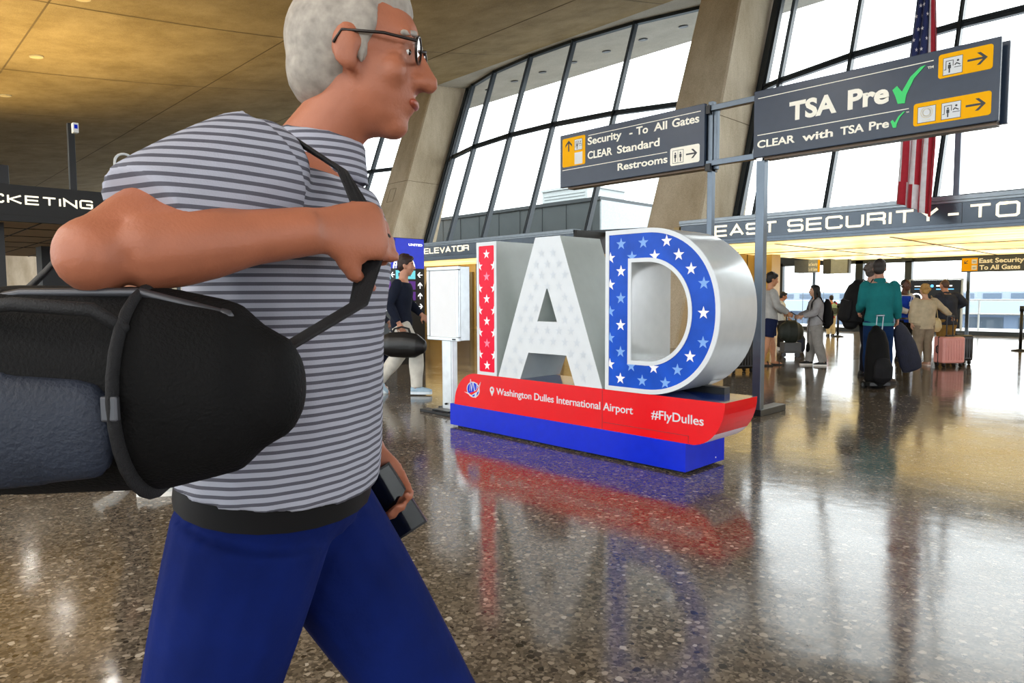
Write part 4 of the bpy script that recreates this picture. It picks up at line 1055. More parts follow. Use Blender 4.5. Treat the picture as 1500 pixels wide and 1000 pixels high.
def shoe(p, sd, sole_h=.028):
    a = Vector(p['a'+sd]); t = p['t'+sd]; pt = p['p'+sd]
    Mx = Matrix.Translation(a) @ Matrix.Rotation(t, 4, 'Z') @ Matrix.Rotation(pt, 4, 'Y')
    up = B(); z = -.085 + sole_h
    rows = [(-.075, .026, .062), (-.06, .034, .088), (-.02, .038, .098), (.03, .041, .082), (.08, .046, .062), (.13, .047, .05), (.17, .040, .040), (.195, .024, .028)]
    vs = []
    for x, hw, h in rows:
        for k in range(13):
            an = PI * k / 12; vs.append((x, hw * math.cos(an) * (1 if h < .07 else .96), z + h * math.sin(an) ** .8))
    fs = []; n = 13
    for i in range(len(rows) - 1):
        for j in range(n): fs.append((i*n + j, (i+1)*n + j, (i+1)*n + (j+1) % n, i*n + (j+1) % n))
    fs += [tuple(range(n)), tuple(reversed(range((len(rows)-1)*n, len(rows)*n)))]
    up.add(vs, fs); up.xform(Mx)
    so = B(); m = len(rows); pts = [(x, hw + .004) for x, hw, h in rows]; ol_ = [(x, -y) for x, y in pts] + [(x, y) for x, y in reversed(pts)]
    k = len(ol_); so.add([(x, y, -.085) for x, y in ol_] + [(x, y, z + .006) for x, y in ol_], [tuple(reversed(range(k))), tuple(range(k, 2*k))] + [(i, (i+1) % k, k + (i+1) % k, k + i) for i in range(k)]); so.xform(Mx)
    return up, so
def hair_cap(p, style):
    c = Vector(p['head']); R = head_rot(p); q = lambda x, y, z: c + R @ Vector((x, y, z)); b = B()
    if style in ('short', 'curly', 'messy'):
        b.ball(q(-.024, 0, .048), (.101, .086, .094), 24, rot=R); b.ball(q(-.052, 0, -.01), (.066, .078, .082), 20, rot=R); b.ball(q(.045, 0, .098), (.045, .058, .026), 14, rot=R)
        for sy in (1, -1): b.ball(q(-.005, .07*sy, .035), (.04, .018, .045), 12, rot=R)
    if style == 'curly':
        rn = random.Random(5)
        for _ in range(46):
            th, ph = rn.uniform(0, 2*PI), rn.uniform(-.35, 1.3); v = Vector((math.cos(th)*math.cos(ph), math.sin(th)*math.cos(ph), math.sin(ph)))
            if v.x > .62 and v.z < .6: continue
            b.ball(q(-.026 + v.x*.102, v.y*.09, .035 + v.z*.095), rn.uniform(.02, .032), 8)
    if style == 'messy':
        rn = random.Random(9)
        for _ in range(22):
            th, ph = rn.uniform(0, 2*PI), rn.uniform(.2, 1.4); v = Vector((math.cos(th)*math.cos(ph), math.sin(th)*math.cos(ph), math.sin(ph)))
            b.ball(q(-.02 + v.x*.097, v.y*.08, .05 + v.z*.09), (.03, .022, .02), 8, rot=R)
    if style == 'thin':
        b.ball(q(-.032, 0, .026), (.090, .0825, .094), 24, rot=R); b.ball(q(-.055, 0, -.02), (.060, .072, .070), 18, rot=R); b.ball(q(-.005, 0, .075), (.085, .068, .058), 16, rot=R)
        for sy in (1, -1): b.ball(q(.01, .068*sy, .04), (.03, .014, .04), 12, rot=R); b.ball(q(.018, .070*sy, -.0), (.010, .008, .03), 10, rot=R)
    if style == 'cropped':
        b.ball(q(-.020, 0, .038), (.092, .079, .094), 22, rot=R); b.ball(q(-.05, 0, 0), (.06, .072, .07), 16, rot=R)
    if style == 'long':
        b.ball(q(-.022, 0, .045), (.101, .086, .094), 24, rot=R); b.ball(q(.03, 0, .10), (.05, .06, .03), 14, rot=R)
        b.tube([q(-.05, 0, .06), q(-.078, 0, -.04), q(-.09, 0, -.16), q(-.085, 0, -.28), q(-.08, 0, -.36)], [(.075, .05), (.088, .055), (.10, .045), (.09, .032), (.05, .02)], 16, ref=(1, 0, 0))
        for sy in (1, -1): b.tube([q(.0, .072*sy, .06), q(.005, .085*sy, -.04), q(-.0, .09*sy, -.16), q(.01, .09*sy, -.27)], [(.028, .03), (.026, .034), (.024, .03), (.012, .018)], 10, ref=(1, 0, 0))
    return b
def person(label, loc, yaw, height, pose=None, skin='#b98468', hair=('short', '#1c1512'), top=None, top_mat=None, sleeve=1.0, sleeve_r=.014, hem=-.12, bottom_mat=None, leg=1.0, leg_r=.022,
           shoes=('#e8e8e6', '#f4f4f2'), voxel=.011, hood=False, collar=None, vest=None, sandals=False, top_name='jacket', bottom_name='trousers', infl=.02, waist=None, eye=True):
    p = dict(STAND); p.update(pose or {}); k = height / 1.78
    sk = mat('skin_' + skin.strip('#'), skin, .5, var=.07, vscale=25, bump=.12, bscale=250)
    root = put('person', figure(p), sk, remesh=voxel, relax=2)
    tag(root, label, 'person')
    root.location = loc; root.rotation_euler = (0, 0, yaw); root.scale = (k, k, k)
    if eye:
        c = Vector(p['head']); R = head_rot(p)
        for sy in (1, -1):
            b = B(); e = c + R @ Vector((.0732, .0303*sy, .009)); b.ball(e, (.010, .0125, .0085), 12, 0, R); b.ball(e + R @ Vector((.0075, 0, 0)), (.0045, .0052, .0052), 10, 1, R)
            put('eye', b, [mat('eye_white', '#e9e4df', .2), mat('iris_dark', '#2a1b12', .2)], root, smooth=True)
            b = B(); b.tube([c + R @ Vector((.084, .014*sy, .032)), c + R @ Vector((.088, .032*sy, .037)), c + R @ Vector((.074, .052*sy, .030))], .0045, 8); put('eyebrow', b, mat('hair_' + hair[1].strip('#'), hair[1], .6, var=.25, vscale=60), root, smooth=True)
        b = B(); b.ball(c + R @ Vector((.0905, 0, -.062)), (.008, .0235, .0085), 12, 0, R); put('lips', b, mat('lips_' + skin.strip('#'), tuple(x * f for x, f in zip(lin(skin)[:3], (.85, .55, .55))) + (1,), .4), root, smooth=True)
    if hair: put('hair', hair_cap(p, hair[0]), mat('hair_' + hair[1].strip('#'), hair[1], .55, var=.3, vscale=90, bump=.6, bscale=160), root, remesh=.009 if voxel < .01 else .011, relax=1)
    w = p['width']; hip = Vector(p['hip'])
    # trousers / shorts
    b = B(); torso(b, p, infl * .6, 0.0, .28)
    b.ball(hip + Vector((-.02, 0, -.06)), (.115*w, .16*w, .10), 18)
    for sd, s in (('R', -1), ('L', 1)):
        h = hip + Vector((0, s*.088*w, -.03)); limb(b, h, p['k'+sd], p['a'+sd], .088*w + leg_r, .056 + leg_r, .038 + leg_r, 16, leg)
    put(bottom_name, b, bottom_mat, root, remesh=voxel, relax=4)
    # top
    b = B(); torso(b, p, infl, hem, .95 if not hood else 1.0, .02)
    for sd, s in (('R', -1), ('L', 1)):
        b.ball(p['s'+sd], .053*w + infl * .55, 14)
        limb(b, p['s'+sd], p['e'+sd], p['w'+sd], .052*w + sleeve_r + .004, .041 + sleeve_r, .031 + sleeve_r, 14, sleeve * (.97 if sleeve == 1.0 else 1))
    if hood:
        nk = Vector(p['neck']); b.ball(nk + Vector((-.075, 0, -.01)), (.06, .10, .065), 14); b.tube([nk + Vector((.05, .07, -.02)), nk + Vector((-.03, .095, .02)), nk + Vector((-.09, 0, .03)), nk + Vector((-.03, -.095, .02)), nk + Vector((.05, -.07, -.02))], .026, 10)
    tp = put(top_name, b, top_mat, root, remesh=voxel, relax=5)
    if collar:
        nk = Vector(p['neck']); b = B(); b.tube([nk + Vector((.0, 0, -.035)), nk + Vector((.003, 0, .0)), nk + Vector((.008, 0, .035))], [(.092, .085), (.080, .078), (.074, .072)], 18, ref=(1, 0, 0), dome=False); put('collar', b, collar, tp, remesh=.009, relax=1)
    if vest:
        b = B(); torso(b, p, infl + .012, hem, .93); put('vest', b, vest, root, remesh=voxel, relax=2)
    if waist:
        f0 = hip + Vector((0, 0, -.05)); q0 = f0.lerp(Vector(p['neck']), waist[1]); q1 = f0.lerp(Vector(p['neck']), waist[1] + .07)
        b = B(); dl = waist[2] if len(waist) > 2 else .012; r = (.172*w + infl + dl + p['belly']*.35, .118*(w*.5 + .5) + infl + dl + p['belly']*.4); b.tube([q0, q1], [r, r], 24, ref=(1, 0, 0), dome=False); put('waistband', b, waist[0], root, smooth=False, autosmooth=True)
    for sd in ('R', 'L'):
        up, so = shoe(p, sd, .02 if sandals else .028)
        if sandals:
            s0 = put('sandal', so, mat('shoe_' + shoes[1].strip('#'), shoes[1], .6), root); a = Vector(p['a'+sd]); t = p['t'+sd]
            f = Vector((math.cos(t), math.sin(t), 0)); l = Vector((-f.y, f.x, 0)); st = B(); q = a + Vector((0, 0, -.062)) + f*.10
            st.tube([q - l*.05, q - l*.04 + Vector((0, 0, .035)), q + Vector((0, 0, .05)), q + l*.04 + Vector((0, 0, .035)), q + l*.05], [(.028, .006)]*5, 10, ref=(1, 0, 0)); put('strap', st, mat('shoe_' + shoes[0].strip('#'), shoes[0], .6), s0)
        else:
            s0 = put('shoe', up, mat('shoe_' + shoes[0].strip('#'), shoes[0], .55, bump=.2, bscale=150), root, smooth=True)
            put('sole', so, mat('sole_' + shoes[1].strip('#'), shoes[1], .6), s0)
    return root
def cloth(name, col, var=.14, rough=.9): return mat(name, col, rough, var=var, vscale=9, bump=.35, bscale=22, spec=.15)
def at_man(px, py, d):                                                 # a place on the walker's own scale
    r = (px - 750) / FPX * d
    return r
def turn(deg): return math.radians(deg)
# the image's right-hand direction, in the hall's axes
RIGHT = YAW

# ---- the walker in front
md_ = 1.12; mr_ = (405 - 750) / FPX * md_; cY, sY = math.cos(YAW), math.sin(YAW)
mloc = (cY * mr_ - sY * md_, sY * mr_ + cY * md_, 0)
pose = dict(hip=(-.01, 0, .965), neck=(.07, 0, 1.50), head=(.145, 0, 1.655), headpitch=.10, headyaw=0.0,
            sR=(.05, -.20, 1.445), eR=(-.055, -.39, 1.325), wR=(.145, -.275, 1.36), handR=(.75, .6, .05), palmR=(-.5, .8, -.15), curlR=1.2,
            sL=(.05, .185, 1.445), eL=(.0, .25, 1.15), wL=(.10, .235, .975), palmL=(0, -1, 0), curlL=.8,
            kR=(-.13, -.09, .52), aR=(-.40, -.09, .20), pR=.75, kL=(.24, .09, .53), aL=(.36, .09, .10), pL=-.22, belly=.03, width=1.03)
shirt_body = striped('walker_shirt_knit', '#a9abb8', '#5a5a64', .0115, .58)
man = person('man striding past close up in a striped grey polo shirt and navy trousers', mloc, RIGHT, 1.78, pose, skin='#a8664a', hair=('thin', '#9c948a'),
             top_mat=shirt_body, sleeve=.37, sleeve_r=.024, hem=.13, bottom_mat=cloth('walker_trousers', '#071a58', .2), leg_r=.028, shoes=('#2a2a2d', '#d8d5cf'), voxel=.007, collar=shirt_body, top_name='polo_shirt', infl=.026, waist=(mat('belt_black', '#0a090b', .6, spec=.2), .075, -.010))
hd = Vector(pose['head']); HR = Matrix.Rotation(.10, 3, 'Y'); q = lambda x, y, z: hd + HR @ Vector((x, y, z)); gk = 1.0
b = B()
for sy in (1, -1):
    rim = [q(.096, .033*sy + .025*math.cos(t), .012 + .019*math.sin(t)) for t in [2*PI*i/20 for i in range(21)]]
    b.tube(rim, .0022, 6, dome=False); b.tube([q(.095, .058*sy, .018), q(.05, .078*sy, .018), q(-.01, .086*sy, .014), q(-.02, .086*sy, -.004)], .0024, 6)
b.tube([q(.097, -.010, .018), q(.102, 0, .022), q(.097, .010, .018)], .0022, 6)
gls = put('eyeglasses', b, mat('glasses_dark', '#2a2320', .3, .4), None, smooth=True); tag(gls, 'thin dark eyeglasses on the face of the striding man', 'eyeglasses')
gls.location = mloc; gls.rotation_euler = (0, 0, RIGHT)
b = B()
for sy in (1, -1): b.add([q(.0965, .033*sy + .024*math.cos(t), .012 + .018*math.sin(t)) for t in [2*PI*i/20 for i in range(20)]], [tuple(range(20))])
put('lens', b, M['glass'], gls)
# his phone, and the black bag under his arm
lh = Vector(pose['wL']); ld_ = (lh - Vector(pose['eL'])).normalized(); pc = lh + ld_*.10 + Vector((.0, -.022, -.01))
b = B(); b.box(-.006, .006, -.0, .012, -.075, .075); b = B(); b.box(-.034, .034, -.005, .005, -.07, .07, 0); b.box(-.031, .031, -.0058, -.005, -.066, .066, 1)
ph = put('phone', b, [M['black'], mat('phone_screen', '#0a0d14', .08)], bevel=.003); tag(ph, 'black phone held low in the hand of the striding man', 'phone')
ph.matrix_world = Matrix.Translation(mloc) @ Matrix.Rotation(RIGHT, 4, 'Z') @ Matrix.Translation(pc) @ Matrix.Rotation(-.55, 4, 'Y') @ Matrix.Rotation(.15, 4, 'Z')

def placed(root, loc, yaw, k=1.0):
    root.location = loc; root.rotation_euler = (0, 0, yaw); root.scale = (k, k, k); return root
bagm = mat('bag_black', '#070708', .75, spec=.2, var=.3, vscale=14, bump=.3, bscale=260); bagp = mat('bag_slate_sheen', '#232936', .6, spec=.3, var=.25, vscale=10, bump=.3, bscale=200); webm = mat('webbing_black', '#131316', .7, bump=.3, bscale=500)
zipm = mat('zip_grey', '#4a4b50', .4, .5)
db = thing('shoulder_bag', 'bulky black shoulder bag tucked under the arm of the striding man', 'bag'); placed(db, mloc, RIGHT)
b = B(); cx, cy_ = -.075, -.375
b.tube([(cx - .19, cy_, 1.175), (cx - .165, cy_, 1.175), (cx - .08, cy_, 1.18), (cx + .08, cy_ + .01, 1.18), (cx + .155, cy_ + .02, 1.18), (cx + .18, cy_ + .02, 1.18)], [(.055, .085), (.075, .105), (.088, .115), (.085, .112), (.07, .095), (.05, .07)], 24, ref=(0, 0, 1))
body = put('bag_body', b, bagm, db, remesh=.009, relax=4)
b = B(); b.tube([(cx - .15, cy_ - .062, 1.15), (cx - .05, cy_ - .078, 1.15), (cx + .05, cy_ - .075, 1.15)], [(.02, .05), (.026, .062), (.02, .05)], 16, ref=(0, 0, 1)); put('front_pocket', b, bagp, body, remesh=.008, relax=3)  # slate colour stands for a sheen on the black bag
b = B(); b.tube([(cx - .17, cy_ - .03, 1.262), (cx - .05, cy_ - .03, 1.285), (cx + .07, cy_ - .025, 1.285), (cx + .15, cy_ - .01, 1.262)], .005, 8); b.ball((cx + .15, cy_ - .01, 1.26), (.012, .006, .008), 8); put('zip', b, zipm, body, smooth=True)
b = B(); b.tube([(cx + .165, cy_ + .03, 1.20), (.19, -.25, 1.27), (.205, -.20, 1.36), (.155, -.175, 1.45), (.085, -.18, 1.495), (-.01, -.215, 1.498), (-.10, -.23, 1.43), (-.17, -.30, 1.31), (cx - .18, cy_ + .02, 1.20)], [(.019, .004)]*9, 10, ref=(0, 0, 1)); put('strap', b, webm, db, smooth=True)
for dx in (-.11, .07):                                                # webbing bands round the bag
    b = B(); b.tube([(cx + dx, cy_ + .0815*math.cos(t), 1.178 + .1065*math.sin(t)) for t in [2*PI*i/28 for i in range(29)]], [(.011, .004)]*29, 10, ref=(1, 0, 0), dome=False); put('webbing_band', b, webm, body, smooth=True)
b = B(); b.tube([(cx - .11, cy_ - .06, 1.25), (cx - .09, cy_ - .075, 1.268), (cx - .02, cy_ - .085, 1.274), (cx + .05, cy_ - .075, 1.268), (cx + .07, cy_ - .06, 1.25)], .007, 10); put('carry_handle', b, webm, body, smooth=True)
b = B(); b.box(cx + .062, cx + .078, cy_ - .090, cy_ - .082, 1.16, 1.185); put('buckle', b, zipm, body, bevel=.002)

# ---- the person whose shoe shows beyond the bag
def W(px_loc): return (px_loc[0], px_loc[1], 0)
hp = dict(kR=(.06, -.1, .51), aR=(.16, -.1, .085), kL=(-.02, .1, .49), aL=(-.2, .1, .13), pL=.5)
person('person mostly hidden behind the striding man with one pale sneaker showing', (-4.93, 1.29, 0), RIGHT + .15, 1.52, hp, hair=('short', '#2a211b'), top_mat=cloth('hidden_coat', '#17181b'), top_name='coat', bottom_mat=cloth('hidden_trousers', '#14161c'), shoes=('#cfd2d0', '#e6e4de'), voxel=.013)

# ---- two walkers in front of the blue kiosk
stride = dict(neck=(.03, 0, 1.475), head=(.07, 0, 1.655), kR=(.20, -.09, .52), aR=(.20, -.09, .10), kL=(-.06, .09, .50), aL=(-.32, .09, .17), pL=.75, eR=(-.10, -.25, 1.16), wR=(.02, -.27, .93), eL=(.06, .25, 1.17), wL=(.22, .22, 1.02))
pj = person('person in a dark navy jacket and pale trousers walking past the blue kiosk', (-7.41, 5.19, 0), RIGHT - .05, 1.80, dict(stride, headpitch=.12), skin='#c08a70', hair=('messy', '#2c1712'), top_mat=cloth('navy_jacket', '#1c2130'), bottom_mat=cloth('pale_trousers', '#cfccc3'), leg_r=.036, shoes=('#9fb9cc', '#d9e6ee'), hem=-.16, waist=(cloth('white_hem', '#e2e2df'), -.20), collar=None)
hb_ = thing('handbag', 'black leather duffel hanging from the hand of the walker in the navy jacket', 'bag'); placed(hb_, (-7.41, 5.19, 0), RIGHT - .05, 1.80/1.78)
b = B(); b.tube([(-.16, -.33, .66), (-.08, -.33, .665), (.1, -.33, .665), (.25, -.33, .65), (.32, -.33, .64)], [(.075, .12), (.10, .155), (.105, .165), (.095, .15), (.065, .10)], 20, ref=(0, 0, 1)); bb_ = put('bag_body', b, mat('leather_black', '#0d0d0f', .35, bump=.2, bscale=120), hb_, remesh=.012, relax=3)
b = B(); b.tube([(-.06, -.30, .78), (-.03, -.29, .86), (.06, -.285, .885), (.15, -.29, .86), (.18, -.30, .78)], .011, 8); b.tube([(-.06, -.36, .78), (-.03, -.31, .86), (.06, -.30, .885), (.15, -.31, .86), (.18, -.36, .78)], .011, 8); put('handle', b, webm, hb_, smooth=True)
p2 = person('person with tied dark hair and navy trousers walking behind the navy jacket walker', (-8.02, 5.145, 0), RIGHT + .1, 1.60, dict(stride, kR=(.10, -.09, .51), aR=(.02, -.09, .085), kL=(.16, .09, .53), aL=(-.05, .09, .2), pL=.5, pR=.0, headpitch=.2), skin='#b98a74', hair=('curly', '#17120f'), top_mat=cloth('slate_coat', '#383a44'), bottom_mat=cloth('navy_trousers', '#161c30'), leg_r=.018, shoes=('#dcd7ce', '#f0ece4'), hem=-.2)

def backpack(label, loc, yaw, k, cz=1.22, h=.46, w=.30, d=.17, x0=-.135, col='#111113', pocket='#151518', lean_=0., group=None, side=0.):
    t = thing('backpack', label, 'backpack'); placed(t, loc, yaw, k); bm_ = mat('pack_' + col.strip('#'), col, .75, spec=.25, var=.25, vscale=14, bump=.3, bscale=240); pm = mat('pack_' + pocket.strip('#'), pocket, .75, spec=.25, var=.25, vscale=14, bump=.3, bscale=240)
    xc = x0 - d/2; b = B(); zs = [-.5, -.46, -.3, 0, .25, .42, .5]; ws = [.34, .45, .5, .5, .46, .36, .2]; ds = [.36, .48, .5, .5, .44, .34, .2]
    b.tube([(xc + lean_*z, side, cz + z*h) for z in zs], [(a*w, c*d) for a, c in zip(ws, ds)], 20, ref=(1, 0, 0)); bo = put('pack_body', b, bm_, t, remesh=.011, relax=3)
    b = B(); b.tube([(xc - d*.42 + lean_*z, side, cz + z*h) for z in (-.42, -.36, -.1, .08, .12)], [(w*.3, .02), (w*.37, .036), (w*.38, .04), (w*.34, .03), (w*.26, .016)], 16, ref=(1, 0, 0)); fp = put('front_pocket', b, pm, bo, remesh=.010, relax=2)
    b = B(); b.tube([(xc - d*.42 - .035, side - w*.3, cz + .06*h), (xc - d*.42 - .044, side, cz + .1*h), (xc - d*.42 - .035, side + w*.3, cz + .06*h)], .004, 6); put('zip', b, zipm, fp, smooth=True)
    b = B(); b.tube([(xc + .03, side - .035, cz + .5*h - .01), (xc + .03, side - .02, cz + .5*h + .035), (xc + .03, side + .02, cz + .5*h + .035), (xc + .03, side + .035, cz + .5*h - .01)], .007, 8); put('top_handle', b, webm, bo, smooth=True)
    for sy in (-1, 1):
        b = B(); b.tube([(x0 - .01, sy*.10 + side*.6, cz + .36*h), (-.06, sy*.13, 1.535), (.03, sy*.135, 1.505), (.105, sy*.14, 1.40), (.11, sy*.155, 1.25), (.02, sy*.20, 1.13), (x0 - .02, sy*.13 + side*.6, cz - .4*h)], [(.024, .006)]*7, 10, ref=(0, 0, 1)); put('strap', b, webm, t, smooth=True)
    return t

# ---- in the mouth of the vestibule, from left to right
boy = person('person in a grey sweatshirt and navy shorts beside the sign post', (-5.636, 11.944, 0), RIGHT - .1, 1.66,
             dict(eR=(.06, -.24, 1.16), wR=(.27, -.20, 1.02), eL=(.06, .24, 1.16), wL=(.29, .16, 1.02), headpitch=.22, curlR=.8, curlL=.8, aR=(-.16, -.1, .085), kR=(-.06, -.1, .50), aL=(.10, .1, .085), kL=(.06, .1, .5)), skin='#c98e68', hair=('messy', '#120e0d'),
             top_mat=cloth('sweat_grey', '#b4b3b0'), top_name='sweatshirt', hem=-.16, bottom_mat=cloth('shorts_navy', '#1d2544'), bottom_name='shorts', leg=.42, leg_r=.035, sandals=True, shoes=('#1b1b1b', '#201d1a'), sleeve_r=.024)
b = B(); b.box(-.075, -.01, -.185, -.176, .62, .86); b.xform(Matrix.Identity(4)); put('side_stripe', b, mat('stripe_pale', '#8d96b4', .8), boy)
girl = person('person with long black hair in a grey jacket and wide grey trousers facing left', (-5.063, 12.484, 0), RIGHT + PI - .15, 1.44,
              dict(eR=(.07, -.24, 1.17), wR=(.30, -.17, 1.10), eL=(.07, .24, 1.17), wL=(.30, .18, 1.10), aR=(.08, -.1, .085), aL=(-.16, .11, .085), kL=(-.05, .1, .5), curlR=.8, curlL=.8), skin='#d8a98c', hair=('long', '#0f0c0c'),
              top_mat=cloth('girl_grey', '#a5a4a6'), hem=-.2, bottom_mat=cloth('girl_trousers', '#96938f'), leg_r=.052, shoes=('#1b1b1d', '#f3f1ec'), sleeve_r=.028, hood=True, infl=.034)
backpack('black backpack on the back of the person with long black hair', (-5.063, 12.484, 0), RIGHT + PI - .15, 1.44/1.78, cz=1.16, h=.56, w=.34, d=.2, x0=-.155)
t = thing('phone_pouch', 'small black pouch hanging on a long strap at the side of the grey jacket', 'pouch'); placed(t, (-5.063, 12.484, 0), RIGHT + PI - .15, 1.44/1.78)
b = B(); b.tube([(.17, .13, .50), (.17, .13, .46), (.17, .13, .36), (.17, .13, .33)], [(.03, .02), (.055, .035), (.06, .04), (.04, .025)], 14); put('pouch_body', b, bagm, t, smooth=True)
b = B(); b.tube([(.17, .13, .50), (.16, .13, .8), (.15, .12, 1.1), (.11, .12, 1.38), (.0, .10, 1.53)], .006, 8); put('strap', b, webm, t, smooth=True)
person('person in a white hooded jacket and charcoal trousers standing beyond the joined hands', (-7.071, 15.523, 0), RIGHT - .3, 1.34,
       dict(headpitch=.3, head=(.06, 0, 1.64), eR=(.04, -.24, 1.16), wR=(.2, -.18, .98)), skin='#b67a58', hair=('short', '#15110f'), top_mat=cloth('hoodie_white', '#d5d3cb'), top_name='hooded_jacket', hood=True, hem=-.1, infl=.035, bottom_mat=cloth('charcoal_trousers', '#2a2725'), leg_r=.04, shoes=('#e6e3dc', '#f0eee8'))
t = thing('duffel_bag', 'dark green duffel bag hanging between the two people holding hands', 'bag', (-6.089, 13.831, 0), RIGHT)
b = B(); b.tube([(-.12, 0, .52), (-.08, 0, .52), (.08, 0, .52), (.12, 0, .52)], [(.14, .2), (.17, .24), (.17, .24), (.14, .2)], 18, ref=(0, 0, 1)); put('bag_body', b, mat('duffel_green', '#20261f', .6, bump=.3), t, remesh=.012, relax=2)
b = B(); b.tube([(-.1, 0, .72), (-.09, 0, .86), (0, 0, .92), (.09, 0, .86), (.1, 0, .72)], .012, 8); put('handle', b, webm, t, smooth=True)
b = B(); b.box(-.17, .17, -.13, .13, .12, .30); b.box(-.19, .19, -.15, .15, .09, .12); put('trolley_shelf', b, mat('trolley_grey', '#57585a', .5), t, bevel=.008)
for sx in (-1, 1):
    b = B(); b.cyl((sx*.14, -.02, .05), (sx*.14, .02, .05), .05, 14); put('wheel', b, M['black'], t)
t = thing('tote_bag', 'navy tote bag standing on the floor behind the grey jacket', 'bag', (-6.464, 15.168, 0), RIGHT)
b = B(); b.tube([(0, 0, .03), (0, 0, .08), (0, 0, .3), (0, 0, .38)], [(.13, .08), (.15, .1), (.16, .1), (.13, .05)], 18); put('bag_body', b, mat('tote_navy', '#1b2338', .7, bump=.2), t, remesh=.012, relax=2)
b = B(); b.tube([(-.07, 0, .36), (-.06, 0, .52), (.06, 0, .52), (.07, 0, .36)], .009, 8); put('handle', b, webm, t, smooth=True)
person('small person in a red jacket with a green backpack near the far window', (-8.277, 21.6, 0), RIGHT + PI/2, 1.24, dict(width=1.05), skin='#b98a70', hair=('short', '#1a1412'), top_mat=cloth('jacket_red', '#b01d33'), hem=-.15, bottom_mat=cloth('cream_trousers', '#cdbf9f'), leg_r=.045, shoes=('#1c1b1b', '#2a2a2a'), voxel=.014, infl=.035)
backpack('pale green backpack on the small person in red near the far window', (-8.277, 21.6, 0), RIGHT + PI/2, 1.24/1.78, cz=1.18, h=.46, w=.36, d=.17, x0=-.16, col='#93a98a', pocket='#4b5148')

gy_ = RIGHT + PI/2 - .22
bj = person('curly haired person in a dark maroon jacket half hidden by the teal jacket', (-3.707, 11.188, 0), RIGHT + .12, 1.74, dict(), skin='#c79a84', hair=('curly', '#5a5049'), top_mat=cloth('jacket_maroon', '#1c1218'), hem=-.12, bottom_mat=cloth('dark_trousers', '#15171f'), shoes=('#161616', '#222222'), infl=.03)
backpack('large black backpack with a dangling strap behind the teal jacket', (-3.707, 11.188, 0), RIGHT + .12, 1.74/1.78, cz=1.17, h=.62, w=.42, d=.30, x0=-.13, lean_=.10)
gm = person('tall person in a teal jacket and blue jeans seen from behind', (-3.347, 10.434, 0), gy_, 1.76,
            dict(eR=(-.03, -.225, 1.16), wR=(.07, -.265, .94), eL=(.05, .215, 1.15), wL=(.22, .2, 1.05), aR=(.06, -.14, .085), kR=(.05, -.125, .5), tR=-.9, aL=(-.10, .13, .085), kL=(-.02, .115, .5), headyaw=-.35, curlR=1.1, width=.97), skin='#c68f76', hair=('short', '#2c2522'),
            top_mat=cloth('jacket_teal', '#1d6e70', .1), hem=-.06, bottom_mat=cloth('jeans_blue', '#10294f', .22), leg_r=.026, shoes=('#2c1d15', '#181310'), infl=.024, sleeve_r=.02, collar=cloth('jacket_teal', '#1d6e70'), waist=(mat('teal_rib', '#2b8584', .8), -.055))
b = B()
b.tube([(.03, -.27, 1.42), (-.03, -.275, 1.405), (-.075, -.25, 1.40)], [(.012, .006)]*3, 8, ref=(0, 0, 1)); put('sleeve_badge', b, mat('badge_white', '#d8dfe2', .6), gm, smooth=True)
# rolling backpack with a telescopic handle
rb = thing('rolling_bag', 'black wheeled backpack standing at the heels of the teal jacket', 'luggage', (-3.20, 9.98, 0), RIGHT + PI/2 + .1)
b = B(); b.tube([(0, 0, .09), (0, 0, .13), (.0, 0, .38), (.01, 0, .62), (.03, 0, .76), (.05, 0, .81)], [(.15, .10), (.17, .13), (.165, .13), (.145, .11), (.11, .08), (.06, .05)], 20, ref=(1, 0, 0)); rbb = put('bag_body', b, bagm, rb, remesh=.011, relax=3)
b = B(); b.tube([(-.12, 0, .12), (-.13, 0, .16), (-.135, 0, .3), (-.12, 0, .4)], [(.11, .03), (.135, .05), (.135, .055), (.1, .03)], 16, ref=(1, 0, 0)); put('front_pocket', b, mat('pack_151518', '#151518', .6, bump=.3), rbb, remesh=.011, relax=2)
for sy in (-1, 1):
    b = B(); b.cyl((.07, sy*.135 - .02, .05), (.07, sy*.135 + .02, .05), .05, 18, 0); b.cyl((.07, sy*.135 - .022, .05), (.07, sy*.135 + .022, .05), .026, 14, 1); put('wheel', b, [M['black'], M['fascia_trim']], rb)
b = B(); b.box(-.08, .1, -.15, .15, .04, .10); put('wheel_base', b, M['black'], rb, bevel=.01)
b = B()
for sy in (-1, 1): b.cyl((.12, -.075 + sy*.045, .55), (.13, -.11 + sy*.045, .98), .008, 8)
b.tube([(.13, -.16, .985), (.13, -.06, .985)], .014, 10); put('telescopic_handle', b, M['fascia_trim'], rb)
# garment bag hanging from his hand
t = thing('garment_bag', 'navy garment bag hanging slanted from the hand of the teal jacket', 'bag'); placed(t, (-3.347, 10.434, 0), gy_, 1.76/1.78)
b = B(); b.tube([(.10, -.30, .86), (.12, -.32, .78), (.17, -.41, .55), (.22, -.50, .30), (.235, -.53, .20)], [(.05, .03), (.10, .045), (.15, .05), (.16, .045), (.145, .03)], 18, ref=(1, .3, .4)); put('bag_body', b, mat('garment_navy', '#10142a', .65, var=.3, bump=.3, bscale=60), t, remesh=.011, relax=2)
b = B(); b.tube([(.09, -.29, .875), (.085, -.285, .93), (.1, -.30, .96)], .008, 8); put('handle', b, webm, t, smooth=True)

